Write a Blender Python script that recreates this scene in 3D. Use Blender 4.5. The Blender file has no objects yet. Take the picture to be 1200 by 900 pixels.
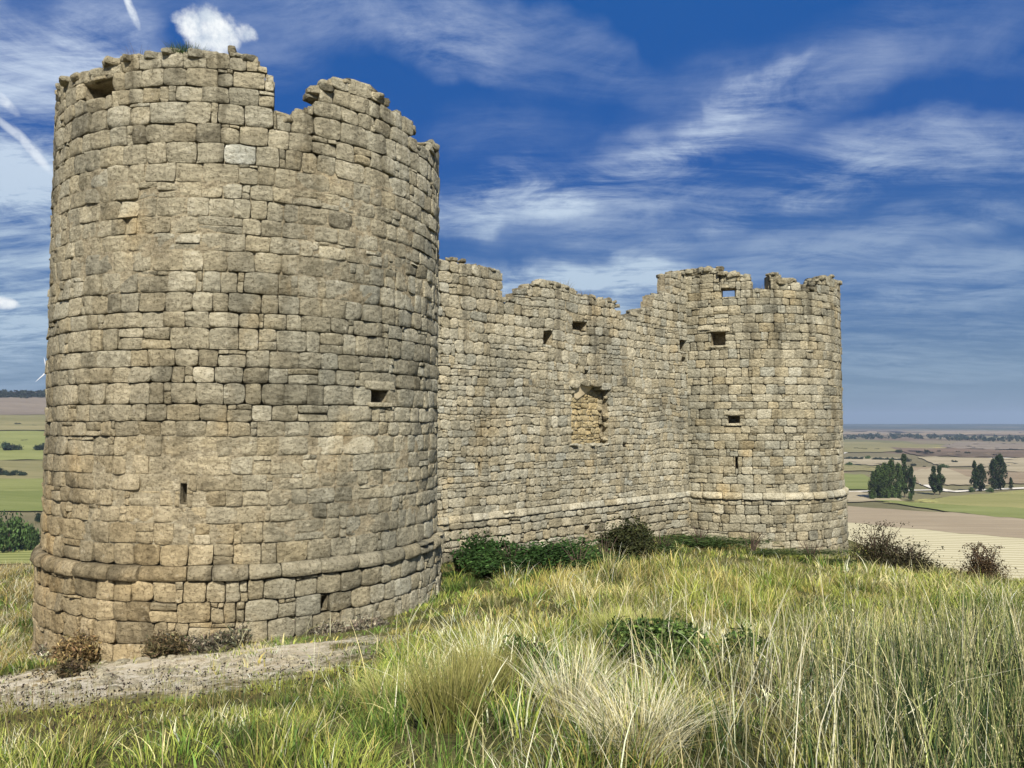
import bpy, math, random
import numpy as np
from mathutils import Vector

rng = np.random.default_rng(11)
random.seed(11)
S = bpy.context.scene
COL = S.collection

# ------------------------------------------------------------------ numeric helpers
def sstep(a, b, x):
    t = np.clip((np.asarray(x, float) - a) / (b - a), 0, 1)
    return t * t * (3 - 2 * t)

def _hash(ix, iy, iz, seed):
    h = (ix.astype(np.int64) * 374761393 + iy.astype(np.int64) * 668265263 + iz.astype(np.int64) * 1274126177 + seed * 974711) & 0x7fffffff
    h = ((h ^ (h >> 13)) * 1274126177) & 0x7fffffff
    h = ((h ^ (h >> 15)) * 668265263) & 0x7fffffff
    return ((h ^ (h >> 16)) & 0xffffff) / float(0xffffff)

def vnoise(x, y, z=0.0, seed=0):
    """value noise, 0..1"""
    x, y, z = np.broadcast_arrays(np.asarray(x, float), np.asarray(y, float), np.asarray(z, float))
    ix, iy, iz = np.floor(x), np.floor(y), np.floor(z)
    fx, fy, fz = x - ix, y - iy, z - iz
    fx, fy, fz = [f * f * (3 - 2 * f) for f in (fx, fy, fz)]
    r = 0
    for a in (0, 1):
        for b in (0, 1):
            for c in (0, 1):
                w = (fx if a else 1 - fx) * (fy if b else 1 - fy) * (fz if c else 1 - fz)
                r = r + w * _hash(ix + a, iy + b, iz + c, seed)
    return r

def fbm(x, y, z=0.0, seed=0, o=4):
    r, a, t = 0, 1.0, 0
    for k in range(o):
        f = 2.0 ** k
        r = r + a * vnoise(np.asarray(x) * f, np.asarray(y) * f, np.asarray(z) * f, seed + 17 * k)
        t += a
        a *= 0.5
    return r / t

# ------------------------------------------------------------------ camera model (eye at the origin, looking along +Y)
F = 900.0
TILT = math.atan(47 / 900.0)
CT, ST = math.cos(TILT), math.sin(TILT)

def ray(px, py):
    u = (np.asarray(px, float) - 600) / F
    v = (450 - np.asarray(py, float)) / F
    return np.stack(np.broadcast_arrays(u, CT - ST * v, ST + CT * v), -1)

# ------------------------------------------------------------------ mesh helpers
def mesh_np(name, V, Q, mats, midx=None, smooth=False, tint=None, tri=None, parent=None):
    V = np.asarray(V, np.float32).reshape(-1, 3)
    Q = np.asarray(Q, np.int32).reshape(-1, 4)
    T = np.zeros((0, 3), np.int32) if tri is None else np.asarray(tri, np.int32).reshape(-1, 3)
    me = bpy.data.meshes.new(name)
    me.vertices.add(len(V))
    me.vertices.foreach_set('co', V.ravel())
    loops = np.concatenate([Q.ravel(), T.ravel()])
    me.loops.add(len(loops))
    me.loops.foreach_set('vertex_index', loops)
    n = len(Q) + len(T)
    me.polygons.add(n)
    st = np.concatenate([np.arange(len(Q)) * 4, len(Q) * 4 + np.arange(len(T)) * 3]).astype(np.int32)
    me.polygons.foreach_set('loop_start', st)
    if midx is not None:
        me.polygons.foreach_set('material_index', np.asarray(midx, np.int32))
    sm = np.full(n, bool(smooth)) if np.isscalar(smooth) else np.asarray(smooth, bool)
    me.polygons.foreach_set('use_smooth', sm)
    for m in (mats if isinstance(mats, (list, tuple)) else [mats]):
        me.materials.append(m)
    if tint is not None:
        a = me.attributes.new('tint', 'FLOAT_COLOR', 'POINT')
        t = np.asarray(tint, np.float32)
        if t.shape[1] == 3:
            t = np.concatenate([t, np.ones((len(t), 1), np.float32)], 1)
        a.data.foreach_set('color', t.ravel())
    me.update(calc_edges=True)
    me.validate()
    o = bpy.data.objects.new(name, me)
    COL.objects.link(o)
    if parent is not None:
        o.parent = parent
    return o

def tag(o, label=None, cat=None, group=None, kind=None):
    if label: o['label'] = label
    if cat: o['category'] = cat
    if group: o['group'] = group
    if kind: o['kind'] = kind
    return o

def empty(name, loc=(0, 0, 0), rz=0.0):
    o = bpy.data.objects.new(name, None)
    o.empty_display_size = 0.3
    COL.objects.link(o)
    o.location = loc
    o.rotation_euler = (0, 0, rz)
    return o

def copy_tree(o, parent=None):
    c = o.copy()
    COL.objects.link(c)
    if parent is not None:
        c.parent = parent
    for ch in list(o.children):
        copy_tree(ch, c)
    return c

class Geo:
    """collects arrays and links them as one mesh object"""
    def __init__(self):
        self.V, self.Q, self.M, self.T, self.S, self.n = [], [], [], [], [], 0
    def add(self, V, Q, m=0, tint=None, smooth=True):
        V = np.asarray(V, float).reshape(-1, 3)
        Q = np.asarray(Q, int).reshape(-1, 4)
        self.V.append(V); self.Q.append(Q + self.n); self.n += len(V)
        self.M.append(np.full(len(Q), m)); self.S.append(np.full(len(Q), smooth))
        if tint is None:
            tint = np.array([.5, .5, .5])
        self.T.append(np.broadcast_to(np.asarray(tint, float), (len(V), 3)))
    def tube(self, pts, r, k=6, m=0, tint=None):
        pts = [Vector(p) for p in pts]
        rs = [float(x) for x in r] if isinstance(r, (list, tuple)) else [float(r)] * len(pts)
        V = []
        for i, p in enumerate(pts):
            d = (pts[min(i + 1, len(pts) - 1)] - pts[max(i - 1, 0)]).normalized()
            a = d.orthogonal().normalized(); b = d.cross(a)
            for j in range(k):
                t = 2 * math.pi * j / k
                V.append(p + rs[i] * (math.cos(t) * a + math.sin(t) * b))
        Q = []
        for i in range(len(pts) - 1):
            for j in range(k):
                Q.append((i * k + j, i * k + (j + 1) % k, (i + 1) * k + (j + 1) % k, (i + 1) * k + j))
        self.add([tuple(v) for v in V], Q, m, tint)
    def build(self, name, mats, parent=None):
        return mesh_np(name, np.concatenate(self.V), np.concatenate(self.Q), mats, np.concatenate(self.M),
                       np.concatenate(self.S), np.concatenate(self.T), parent=parent)

# ------------------------------------------------------------------ node helpers
class NT:
    def __init__(self, tree):
        self.t = tree
    def n(self, kind, **kw):
        nd = self.t.nodes.new('ShaderNode' + kind)
        ins = kw.pop('i', {})
        for k, v in kw.items():
            setattr(nd, k, v)
        for k, v in ins.items():
            self.s(nd.inputs[k], v)
        return nd
    def s(self, sock, v):
        if hasattr(v, 'outputs'):
            v = v.outputs[0]
        if isinstance(v, bpy.types.NodeSocket):
            self.t.links.new(v, sock)
        else:
            if isinstance(v, (tuple, list)) and len(v) == 3 and sock.type == 'RGBA':
                v = (*v, 1)
            sock.default_value = v
    def math(self, op, a, b=0.0, c=None, clamp=False):
        nd = self.n('Math', operation=op, use_clamp=clamp)
        self.s(nd.inputs[0], a); self.s(nd.inputs[1], b)
        if c is not None: self.s(nd.inputs[2], c)
        return nd.outputs[0]
    def mix(self, f, a, b, mode='MIX'):
        nd = self.n('Mix', data_type='RGBA', blend_type=mode)
        self.s(nd.inputs[0], f); self.s(nd.inputs[6], a); self.s(nd.inputs[7], b)
        return nd.outputs[2]
    def rng(self, v, a, b, c=0.0, d=1.0, smooth=True):
        nd = self.n('MapRange')
        nd.interpolation_type = 'SMOOTHSTEP' if smooth else 'LINEAR'
        for k, x in zip(range(5), (v, a, b, c, d)):
            self.s(nd.inputs[k], x)
        return nd.outputs[0]
    def noise(self, vec, scale, detail=4, rough=0.55, dist=0.0):
        nd = self.n('TexNoise')
        self.s(nd.inputs['Vector'], vec)
        nd.inputs['Scale'].default_value = scale
        nd.inputs['Detail'].default_value = detail
        nd.inputs['Roughness'].default_value = rough
        nd.inputs['Distortion'].default_value = dist
        return nd.outputs[0]
    def vscale(self, vec, s, off=(0, 0, 0)):
        nd = self.n('Mapping')
        self.s(nd.inputs['Vector'], vec)
        nd.inputs['Scale'].default_value = s
        nd.inputs['Location'].default_value = off
        return nd.outputs[0]
    def ramp(self, f, stops):
        nd = self.n('ValToRGB')
        cr = nd.color_ramp
        while len(cr.elements) < len(stops):
            cr.elements.new(0.5)
        for e, (p, c) in zip(cr.elements, stops):
            e.position = p; e.color = (*c, 1)
        self.s(nd.inputs[0], f)
        return nd.outputs[0]

def new_mat(name, rough=0.9, spec=0.2):
    m = bpy.data.materials.new(name)
    m.use_nodes = True
    t = NT(m.node_tree)
    bsdf = m.node_tree.nodes['Principled BSDF']
    bsdf.inputs['Roughness'].default_value = rough
    bsdf.inputs['Specular IOR Level'].default_value = spec
    return m, t, bsdf

def plain_mat(name, col, rough=0.8, var=0.15, scale=8.0, metallic=0.0):
    m, t, b = new_mat(name, rough)
    co = t.n('TexCoord').outputs['Object']
    f = t.noise(co, scale)
    t.s(b.inputs['Base Color'], t.mix(f, tuple(c * (1 - var) for c in col), tuple(min(1, c * (1 + var)) for c in col)))
    b.inputs['Metallic'].default_value = metallic
    return m

def tint_mat(name, rough=0.75, gain=1.0, transl=0.0, spec=0.15):
    """colour of each blade or leaf comes from its own attribute"""
    m, t, b = new_mat(name, rough, spec)
    a = t.n('Attribute', attribute_name='tint')
    t.s(b.inputs['Base Color'], a.outputs['Color'])
    if transl:
        tr = t.n('BsdfTranslucent')
        t.s(tr.inputs[0], a.outputs['Color'])
        mx = t.n('MixShader')
        mx.inputs[0].default_value = transl
        t.t.links.new(b.outputs[0], mx.inputs[1])
        t.t.links.new(tr.outputs[0], mx.inputs[2])
        out = [n for n in t.t.nodes if n.type == 'OUTPUT_MATERIAL'][0]
        t.t.links.new(mx.outputs[0], out.inputs[0])
    return m

def stone_mat(name, top_z, mortar=False, grey=0.0, warm_left=None, ochre=False):
    m, t, b = new_mat(name, 0.95, 0.08)
    co = t.n('TexCoord').outputs['Object']
    sep = t.n('SeparateXYZ', i={0: co})
    at = t.n('Attribute', attribute_name='tint')
    asep = t.n('SeparateColor', i={0: at.outputs['Color']})
    tone, hue = asep.outputs[0], asep.outputs[1]
    if mortar:
        n = t.noise(co, 6, 5)
        base = t.ramp(n, [(.3, (.28, .235, .15)), (.55, (.40, .34, .225)), (.75, (.49, .43, .30))])
    else:
        n = t.noise(co, 4.5, 6, 0.62)
        f = t.math('ADD', t.math('MULTIPLY', tone, .70), t.math('MULTIPLY', t.math('SUBTRACT', n, .45), 1.0), clamp=True)
        base = t.ramp(f, [(0.0, (.14, .127, .095)), (.22, (.28, .257, .192)), (.5, (.42, .386, .292)), (.8, (.55, .515, .41)), (1.0, (.70, .67, .57))])
        warm = t.mix(1.0, base, (1.06, .97, .80), 'MULTIPLY')
        cool = t.mix(1.0, base, (.96, .99, 1.0), 'MULTIPLY')
        base = t.mix(hue, cool, warm)
    # weathering with its own shapes: grey lichen, ochre stain, pale bleached flakes, black crust towards the broken top
    big = t.noise(co, .45, 5, .6, .4)
    base = t.mix(t.math('MULTIPLY', t.rng(big, .47, .63), .65), base, t.mix(1.0, base, (.62, .64, .66), 'MULTIPLY'))
    pale = t.noise(t.vscale(co, (1, 1, .8), (11, 3, 2)), 1.1, 5, .65)
    base = t.mix(t.math('MULTIPLY', t.rng(pale, .56, .70), .5), base, t.mix(1.0, base, (1.28, 1.27, 1.25), 'MULTIPLY'))
    pat = t.noise(t.vscale(co, (1, 1, 1), (5, 13, 2)), 2.6, 6, .7)
    base = t.mix(t.math('MULTIPLY', t.rng(pat, .55, .66), .5), base, t.mix(1.0, base, (.60, .59, .56), 'MULTIPLY'))
    och = t.noise(t.vscale(co, (1, 1, .6), (7.3, 2.1, 4)), .7, 5, .6)
    base = t.mix(t.math('MULTIPLY', t.rng(och, .55, .74), .45), base, t.mix(1.0, base, (1.15, .93, .62), 'MULTIPLY'))
    if warm_left is not None:
        wl = t.math('MULTIPLY', t.rng(sep.outputs[0], warm_left[0], warm_left[1], 1, 0), t.rng(sep.outputs[2], 3.0, -3.0, .05, .42))
        base = t.mix(wl, base, t.mix(1.0, base, (1.16, .93, .66), 'MULTIPLY'))
    stk = t.noise(t.vscale(co, (2.2, 2.2, .16)), 1.0, 5, .6)
    crust = t.math('MULTIPLY', t.rng(stk, .48, .66), t.rng(sep.outputs[2], top_z - 5.5, top_z + .3, .35, .95))
    base = t.mix(crust, base, t.mix(1.0, base, (.45, .44, .42), 'MULTIPLY'))
    fl = t.noise(co, 9, 6, .7)
    base = t.mix(t.math('MULTIPLY', t.rng(fl, .60, .70), .38), base, (.56, .52, .42))
    sp = t.noise(co, 22, 5, .68)
    base = t.mix(t.math('MULTIPLY', t.rng(sp, .52, .64), .75), base, t.mix(1.0, base, (.36, .34, .30), 'MULTIPLY'))
    base = t.mix(t.math('MULTIPLY', t.rng(sp, .46, .34), .40), base, t.mix(1.0, base, (1.42, 1.42, 1.42), 'MULTIPLY'))
    sp2 = t.noise(co, 70, 3, .6)
    base = t.mix(t.math('MULTIPLY', t.rng(sp2, .56, .66), .45), base, t.mix(1.0, base, (.5, .48, .44), 'MULTIPLY'))
    if ochre:
        base = t.mix(1.0, base, (1.10, .98, .76), 'MULTIPLY')
    if grey:
        base = t.mix(grey, base, (.30, .29, .26))
    t.s(b.inputs['Base Color'], base)
    h1 = t.noise(co, 15, 8, .72)
    v = t.n('TexVoronoi', i={'Vector': co, 'Scale': 26.0})
    h = t.math('ADD', t.math('MULTIPLY', h1, .8), t.math('MULTIPLY', t.rng(v.outputs[0], .0, .35), .25))
    h = t.math('ADD', h, t.math('MULTIPLY', t.noise(co, 60, 4, .7), .35))
    fc = t.n('TexVoronoi', i={'Vector': t.vscale(co, (1, 1, 1.3)), 'Scale': 9.0}); fc.feature = 'F1'
    h = t.math('ADD', h, t.math('MULTIPLY', fc.outputs[0], .55))
    bp = t.n('Bump', i={'Height': h, 'Strength': 1.0, 'Distance': .06})
    t.s(b.inputs['Normal'], bp)
    return m
# ------------------------------------------------------------------ terrain
PLAIN = -42.0
_ctrl = np.array([(0, 0, -1.75), (0, 4, -1.95), (-4, 3, -1.9), (4.5, 4, -1.75), (0, 10, -2.85), (-3, 8, -2.75), (-6, 9, -3.1), (-4.6, 12.9, -3.75),
    (-7.5, 13.5, -4.05), (-9.5, 15.2, -4.4), (-10, 12, -4.15), (-1.7, 17.2, -3.75), (-2, 19.7, -3.6), (2, 23.5, -3.75), (6, 27, -3.9),
    (8.5, 26.5, -4.3), (11.5, 27.6, -4.8), (13, 28.5, -5.05), (0, 14, -3.25), (4, 18, -3.5), (8, 21, -3.95), (12, 22, -4.5), (16, 22, -4.95),
    (7, 11, -2.9), (12, 12, -3.1), (-14, 20, -4.3), (-15, 23, -4.5), (-6, 17, -4.0), (9, 31, -4.6), (3, 30, -4.0), (0, -12, -2.0), (12, -10, -2.0),
    (-12, -10, -2.2), (-13, 5, -3.4), (-4, 40, -4.5), (14, 40, -5), (20, 12, -4.0)])

def _tps_fit(c):
    d = np.hypot(c[:, None, 0] - c[None, :, 0], c[:, None, 1] - c[None, :, 1])
    K = np.where(d > 0, d * d * np.log(d + 1e-9), 0) + np.eye(len(c)) * .6
    P = np.c_[np.ones(len(c)), c[:, :2]]
    A = np.block([[K, P], [P.T, np.zeros((3, 3))]])
    return np.linalg.solve(A, np.r_[c[:, 2], 0, 0, 0])
_w = _tps_fit(_ctrl)
_poly = np.array([(-15.5, 22.5), (-14.5, 6), (-16, -16), (22, -16), (22, 19), (15, 28.6), (14, 38), (4, 46), (-14, 36)], float)

def _sdist(x, y):
    d = np.full(np.shape(x), 1e9)
    ins = np.zeros(np.shape(x), bool)
    n = len(_poly)
    for i in range(n):
        a, b = _poly[i], _poly[(i + 1) % n]
        e = b - a
        t = np.clip(((x - a[0]) * e[0] + (y - a[1]) * e[1]) / (e @ e), 0, 1)
        d = np.minimum(d, np.hypot(x - a[0] - t * e[0], y - a[1] - t * e[1]))
        c = ((a[1] > y) != (b[1] > y)) & (x < (b[0] - a[0]) * (y - a[1]) / (b[1] - a[1] + 1e-12) + a[0])
        ins ^= c
    return np.where(ins, -d, d)

def ground_z(x, y, hilltop=True):
    x = np.asarray(x, float); y = np.asarray(y, float)
    x, y = np.broadcast_arrays(x, y)
    r = np.hypot(x, y)
    bear = np.degrees(np.arctan2(x, y))
    wl = sstep(-17, -27, bear) * sstep(-150, -120, bear)
    left = np.interp(r, [0, 300, 600, 1000, 1400, 1900, 2300, 3500, 6000, 20000], [PLAIN, PLAIN, -34, -12, 15, 66, 84, 74, 40, -40])
    m_ = (r > 500) & (wl > 0)
    if m_.any():
        left[m_] += (fbm(x[m_] / 420, y[m_] / 420, seed=3) - .5) * 16 * sstep(500, 1400, r[m_])
    far = np.interp(r, [0, 4500, 6500, 8500, 10000, 13000, 30000], [PLAIN, PLAIN, -34, -12, 0, -8, -60])
    m_ = (r > 250) & (wl < 1)
    if m_.any():
        far[m_] += (fbm(x[m_] / 900, y[m_] / 900, seed=5) - .5) * 26 * sstep(4500, 8500, r[m_]) + (fbm(x[m_] / 300, y[m_] / 300, seed=8, o=2) - .5) * 3 * sstep(250, 700, r[m_])
    plain = far * (1 - wl) + left * wl
    near = (r < 120) & hilltop
    hill = np.full(x.shape, -9999.0)
    if near.any():
        xn, yn = x[near], y[near]
        d = np.hypot(xn[:, None] - _ctrl[None, :, 0], yn[:, None] - _ctrl[None, :, 1])
        z = np.where(d > 0, d * d * np.log(d + 1e-9), 0) @ _w[:-3] + _w[-3] + _w[-2] * xn + _w[-1] * yn
        z = np.clip(z, -7.5, -1.5)
        z = z + (fbm(xn * .9, yn * .9, seed=21) - .5) * .16 + (fbm(xn * .25, yn * .25, seed=22) - .5) * .15
        s = _sdist(xn, yn)
        drop = np.where(s > 0, .62 * s * s / (s + 5.0), 0)
        hill[near] = z - drop
    k = 2.0
    h = np.clip(.5 + .5 * (hill - plain) / k, 0, 1)
    return plain * (1 - h) + hill * h + k * h * (1 - h) * .5

def at_ground(px, py, rmax=14000.0, hilltop=True):
    """where the sight line through a picture point meets the terrain"""
    px, py = np.broadcast_arrays(np.asarray(px, float), np.asarray(py, float))
    d = ray(px, py)
    shp = px.shape
    d = d.reshape(-1, 3)
    n = len(d)
    lo, hi = np.full(n, rmax), np.full(n, rmax)
    act = np.arange(n)
    # far sight lines start where the lowest possible ground is still ahead
    prev = 2.0
    for s in np.concatenate([np.arange(2.5, 60, .5), np.geomspace(60, rmax, 170)]):
        p = d[act] * s
        under = p[:, 2] < ground_z(p[:, 0], p[:, 1], hilltop)
        lo[act[under]] = prev; hi[act[under]] = s
        act = act[~under]
        prev = s
        if not len(act): break
    for _ in range(14):
        m = (lo + hi) / 2
        p = d * m[..., None]
        u = p[..., 2] < ground_z(p[..., 0], p[..., 1], hilltop)
        hi = np.where(u, m, hi); lo = np.where(u, lo, m)
    return (d * hi[..., None]).reshape(*shp, 3)

# ground sheet: rings round the castle hill
def build_ground():
    rs = np.concatenate([np.arange(0, 45, .3), np.geomspace(45, 15000, 150)])
    NA = 640
    ang = np.linspace(0, 2 * np.pi, NA, endpoint=False)
    R, A = np.meshgrid(rs, ang, indexing='ij')
    X, Y = R * np.sin(A), 12 + R * np.cos(A)
    Z = ground_z(X, Y)
    V = np.stack([X, Y, Z], -1).reshape(-1, 3)
    i, j = np.meshgrid(np.arange(len(rs) - 1), np.arange(NA), indexing='ij')
    j2 = (j + 1) % NA
    Q = np.stack([i * NA + j, (i + 1) * NA + j, (i + 1) * NA + j2, i * NA + j2], -1).reshape(-1, 4)
    m, t, b = new_mat('hill_and_plain_soil', 1.0, 0.05)
    co = t.n('TexCoord').outputs['Object']
    sep = t.n('SeparateXYZ', i={0: co})
    flat = t.n('CombineXYZ', i={0: sep.outputs[0], 1: sep.outputs[1]}).outputs[0]
    # hill top: soil with litter
    n1 = t.noise(co, 1.1, 6, .65); n2 = t.noise(co, 14, 6, .7); n3 = t.noise(co, 60, 4, .7)
    soil = t.ramp(t.math('ADD', t.math('MULTIPLY', n1, .5), t.math('MULTIPLY', n2, .5)),
                  [(.35, (.045, .05, .02)), (.5, (.11, .105, .04)), (.65, (.22, .19, .085))])
    sand = t.ramp(t.math('ADD', t.math('MULTIPLY', t.noise(co, 3.2, 7, .72), .75), t.math('MULTIPLY', n3, .25)),
                  [(.32, (.17, .125, .07)), (.42, (.52, .43, .285)), (.57, (.78, .70, .54))])
    dx = t.math('DIVIDE', t.math('ADD', sep.outputs[0], 7.0), 4.3)
    dy = t.math('DIVIDE', t.math('SUBTRACT', sep.outputs[1], t.math('ADD', 9.9, t.math('MULTIPLY', t.math('ADD', sep.outputs[0], 6.4), .24))), 2.8)
    dd = t.math('ADD', t.math('MULTIPLY', dx, dx), t.math('MULTIPLY', dy, dy))
    dd = t.math('ADD', dd, t.math('MULTIPLY', t.math('SUBTRACT', n1, .5), 3.4))
    top = t.mix(t.rng(t.math('ADD', dd, t.math('MULTIPLY', t.math('SUBTRACT', n2, .5), 2.2)), .8, 1.7, 1, 0), soil, sand)
    # plain: a patchwork of fields
    wob = t.n('TexNoise', i={'Vector': flat, 'Scale': .004, 'Detail': 3.0})
    add = t.n('VectorMath', operation='MULTIPLY_ADD')
    t.s(add.inputs[0], wob.outputs['Color']); add.inputs[1].default_value = (90, 90, 0); t.s(add.inputs[2], flat)
    vo = t.n('TexVoronoi', i={'Vector': t.vscale(add.outputs[0], (.0042, .0022, 0)), 'Scale': 1.0})
    vs = t.n('SeparateColor', i={0: vo.outputs['Color']})
    fld = t.ramp(vs.outputs[0], [(0, (.12, .085, .055)), (.18, (.20, .155, .10)), (.36, (.13, .125, .06)), (.52, (.17, .12, .085)), (.68, (.09, .08, .045)), (.82, (.25, .20, .13)), (1, (.12, .125, .05))])
    fn = t.noise(flat, .03, 6, .7)
    fld = t.mix(t.rng(fn, .35, .7, .0, .5), fld, t.mix(1.0, fld, (.6, .62, .55), 'MULTIPLY'))
    dist = t.n('VectorMath', operation='LENGTH', i={0: flat}).outputs['Value']
    wood = t.rng(t.noise(t.vscale(flat, (.0011, .0011, 0)), 1.0, 6, .7), .36, .46)
    wood = t.math('MULTIPLY', wood, t.rng(dist, 4800, 6800))
    fld = t.mix(wood, fld, (.03, .04, .022))
    # steep slope below the plateau: dry grass
    slope = t.ramp(n1, [(.35, (.12, .10, .04)), (.6, (.28, .22, .11))])
    hz = t.rng(sep.outputs[2], -9, -6.2)
    near = t.rng(dist, 110, 70)
    c = t.mix(t.math('MULTIPLY', near, t.rng(sep.outputs[2], -41, -36)), fld, slope)
    c = t.mix(t.math('MULTIPLY', near, hz), c, top)
    t.s(b.inputs['Base Color'], c)
    h = t.math('ADD', t.math('MULTIPLY', n2, .6), t.math('MULTIPLY', n3, .4))
    t.s(b.inputs['Normal'], t.n('Bump', i={'Height': h, 'Strength': .9, 'Distance': .12}))
    o = mesh_np('ground', V, Q, m, smooth=True)
    tag(o, kind='structure')
    return o
build_ground()

# fields on the plain: sheets draped over the terrain
def field_mat(name, c1, c2, stripe=0.0, ang=0.0, period=6.0, blot=.012):
    m, t, b = new_mat(name, 1.0, 0.05)
    co = t.n('TexCoord').outputs['Object']
    mp = t.n('Mapping'); t.s(mp.inputs['Vector'], co); mp.inputs['Rotation'].default_value = (0, 0, ang)
    a = t.noise(t.vscale(mp.outputs[0], (.3, 1, 1)), blot, 7, .65)
    f = t.noise(t.vscale(mp.outputs[0], (.08, 1, 1)), .22, 5, .7)
    k = t.math('ADD', t.math('MULTIPLY', a, .6), t.math('MULTIPLY', f, .4))
    if stripe:
        w = t.n('TexWave', i={'Vector': mp.outputs[0], 'Scale': 1 / period, 'Distortion': 1.2, 'Detail': 2.0}, wave_type='BANDS', bands_direction='Y')
        k = t.math('ADD', k, t.math('MULTIPLY', t.math('SUBTRACT', w.outputs[1], .5), stripe))
    t.s(b.inputs['Base Color'], t.mix(t.rng(k, .40, .60), c1, c2))
    t.s(b.inputs['Normal'], t.n('Bump', i={'Height': f, 'Strength': .6, 'Distance': .4}))
    return m

def field(poly, m, lift=.3, nu=24, nv=10, name='field'):
    """poly: four picture corners (far left, far right, near right, near left)"""
    (a, b, c, d) = [np.array(p, float) for p in poly]
    u, v = np.meshgrid(np.linspace(0, 1, nu), np.linspace(0, 1, nv), indexing='ij')
    p = (a[None, None] * (1 - u)[..., None] + b * u[..., None]) * (1 - v)[..., None] + (d * (1 - u)[..., None] + c * u[..., None]) * v[..., None]
    jit = (fbm(u * 9, v * 9, seed=int(a.sum())) - .5) * 3.0
    W = at_ground(p[..., 0], p[..., 1] + jit, hilltop=False)
    W[..., 2] = ground_z(W[..., 0], W[..., 1], False) + lift + np.hypot(W[..., 0], W[..., 1]) * .0006
    i, j = np.meshgrid(np.arange(nu - 1), np.arange(nv - 1), indexing='ij')
    Q = np.stack([i * nv + j, i * nv + j + 1, (i + 1) * nv + j + 1, (i + 1) * nv + j], -1)
    o = mesh_np(name, W.reshape(-1, 3), Q.reshape(-1, 4), m, smooth=True)
    return tag(o, kind='structure')

M_stub = field_mat('stubble', (.36, .315, .185), (.49, .44, .285), .30, .12, 14)
M_plough = field_mat('ploughed_soil', (.24, .19, .125), (.33, .27, .18), .1, .1, 5)
M_green = field_mat('young_crop', (.12, .14, .04), (.21, .22, .08), .2, .1, 9, .03)
M_vine = field_mat('yellowing_vines', (.13, .14, .045), (.33, .29, .12), .35, .2, 5, .03)
M_tan = field_mat('pale_fallow', (.24, .20, .125), (.34, .285, .185), .1)
M_rose = field_mat('reddish_soil', (.18, .135, .085), (.27, .21, .135), .1)
M_dark = field_mat('dark_soil', (.10, .075, .05), (.17, .12, .085), .1)
M_olive = field_mat('olive_fallow', (.15, .14, .06), (.24, .205, .10), .1)
M_meadow = field_mat('bright_meadow', (.125, .14, .04), (.23, .235, .085), .25, .0, 14, .03)
M_track = field_mat('chalk_track', (.52, .47, .38), (.66, .61, .52))
M_violet = field_mat('mauve_plough', (.15, .12, .09), (.22, .18, .135), .1)
field([(900, 600), (1230, 630), (1260, 735), (900, 700)], M_stub, .30, 30, 20)
field([(900, 588), (1230, 610), (1230, 636), (900, 605)], M_plough, .36, 30, 10)
field([(1024, 587), (1230, 599), (1230, 613.5), (1096, 599)], M_green, .42, 24, 8)
field([(1062, 588), (1230, 573), (1230, 603), (1034, 590)], M_vine, .40, 24, 10)
field([(900, 577), (1030, 578), (1060, 588), (900, 592)], M_tan, .36)
field([(900, 553), (1012, 557), (1062, 575), (900, 573)], M_green, .36)
field([(900, 541), (1010, 545), (1062, 552), (900, 553)], M_olive, .36)
field([(1050, 547), (1240, 556), (1240, 568), (1075, 567)], M_rose, .36)
field([(1065, 552), (1110, 549), (1160, 570), (1080, 569)], M_tan, .40)
field([(900, 536), (1060, 537), (1060, 547), (1000, 545)], M_tan, .44)
field([(1075, 536), (1240, 538), (1240, 548), (1100, 547)], M_tan, .34)
field([(1040, 525), (1240, 529), (1240, 538), (1075, 535)], M_dark, .36)
field([(985, 518), (1120, 522), (1090, 530), (900, 530)], M_olive, .30)
field([(1120, 519), (1240, 520), (1240, 529), (1100, 525)], M_violet, .36)
field([(900, 505.5), (1240, 506), (1240, 511), (900, 510)], M_rose, .36)
field([(1180, 545), (1240, 543), (1240, 556), (1150, 551)], M_tan, .46)
# left valley
field([(-220, 507), (230, 506), (230, 540), (-220, 541)], M_meadow, .4, 44, 16)
field([(-220, 541), (230, 540), (230, 562), (-220, 563)], M_olive, .4, 44, 12)
field([(-220, 563), (230, 561), (230, 576), (-220, 577)], M_meadow, .45, 44, 10)
field([(-220, 577), (230, 576), (230, 600), (-220, 602)], M_green, .4, 44, 10)
field([(-220, 640), (230, 636), (230, 662), (-220, 664)], M_meadow, .4, 44, 10)
field([(-220, 468), (230, 466), (230, 487), (-220, 487)], M_violet, 1.4, 44, 16)
field([(-220, 487), (230, 487), (230, 505), (-220, 506)], M_olive, 1.0, 44, 16)

def track(pts, width, name='track', lift=.6):
    P = np.array(pts, float)
    tt = np.linspace(0, len(P) - 1, len(P) * 14)
    px = np.interp(tt, range(len(P)), P[:, 0]); py = np.interp(tt, range(len(P)), P[:, 1])
    W = at_ground(px, py, hilltop=False)
    d = np.gradient(W[:, :2], axis=0)
    d /= np.linalg.norm(d, axis=1)[:, None] + 1e-9
    nrm = np.c_[-d[:, 1], d[:, 0]]
    w = width * (1 + .25 * (vnoise(tt * 2, 0, seed=4) - .5))[:, None]
    L, R_ = W[:, :2] + nrm * w / 2, W[:, :2] - nrm * w / 2
    V = np.r_[np.c_[L, ground_z(L[:, 0], L[:, 1]) + lift], np.c_[R_, ground_z(R_[:, 0], R_[:, 1]) + lift]]
    n = len(W)
    Q = [(i, i + 1, n + i + 1, n + i) for i in range(n - 1)]
    return tag(mesh_np(name, V, Q, M_track, smooth=True), kind='structure')
track([(1068, 562), (1085, 568), (1100, 574), (1116, 577), (1150, 575), (1240, 571)], 7)
track([(985, 527), (993, 528), (988, 531), (975, 534)], 10)
track([(900, 574), (1000, 577), (1030, 576), (1100, 575)], 5)
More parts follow.
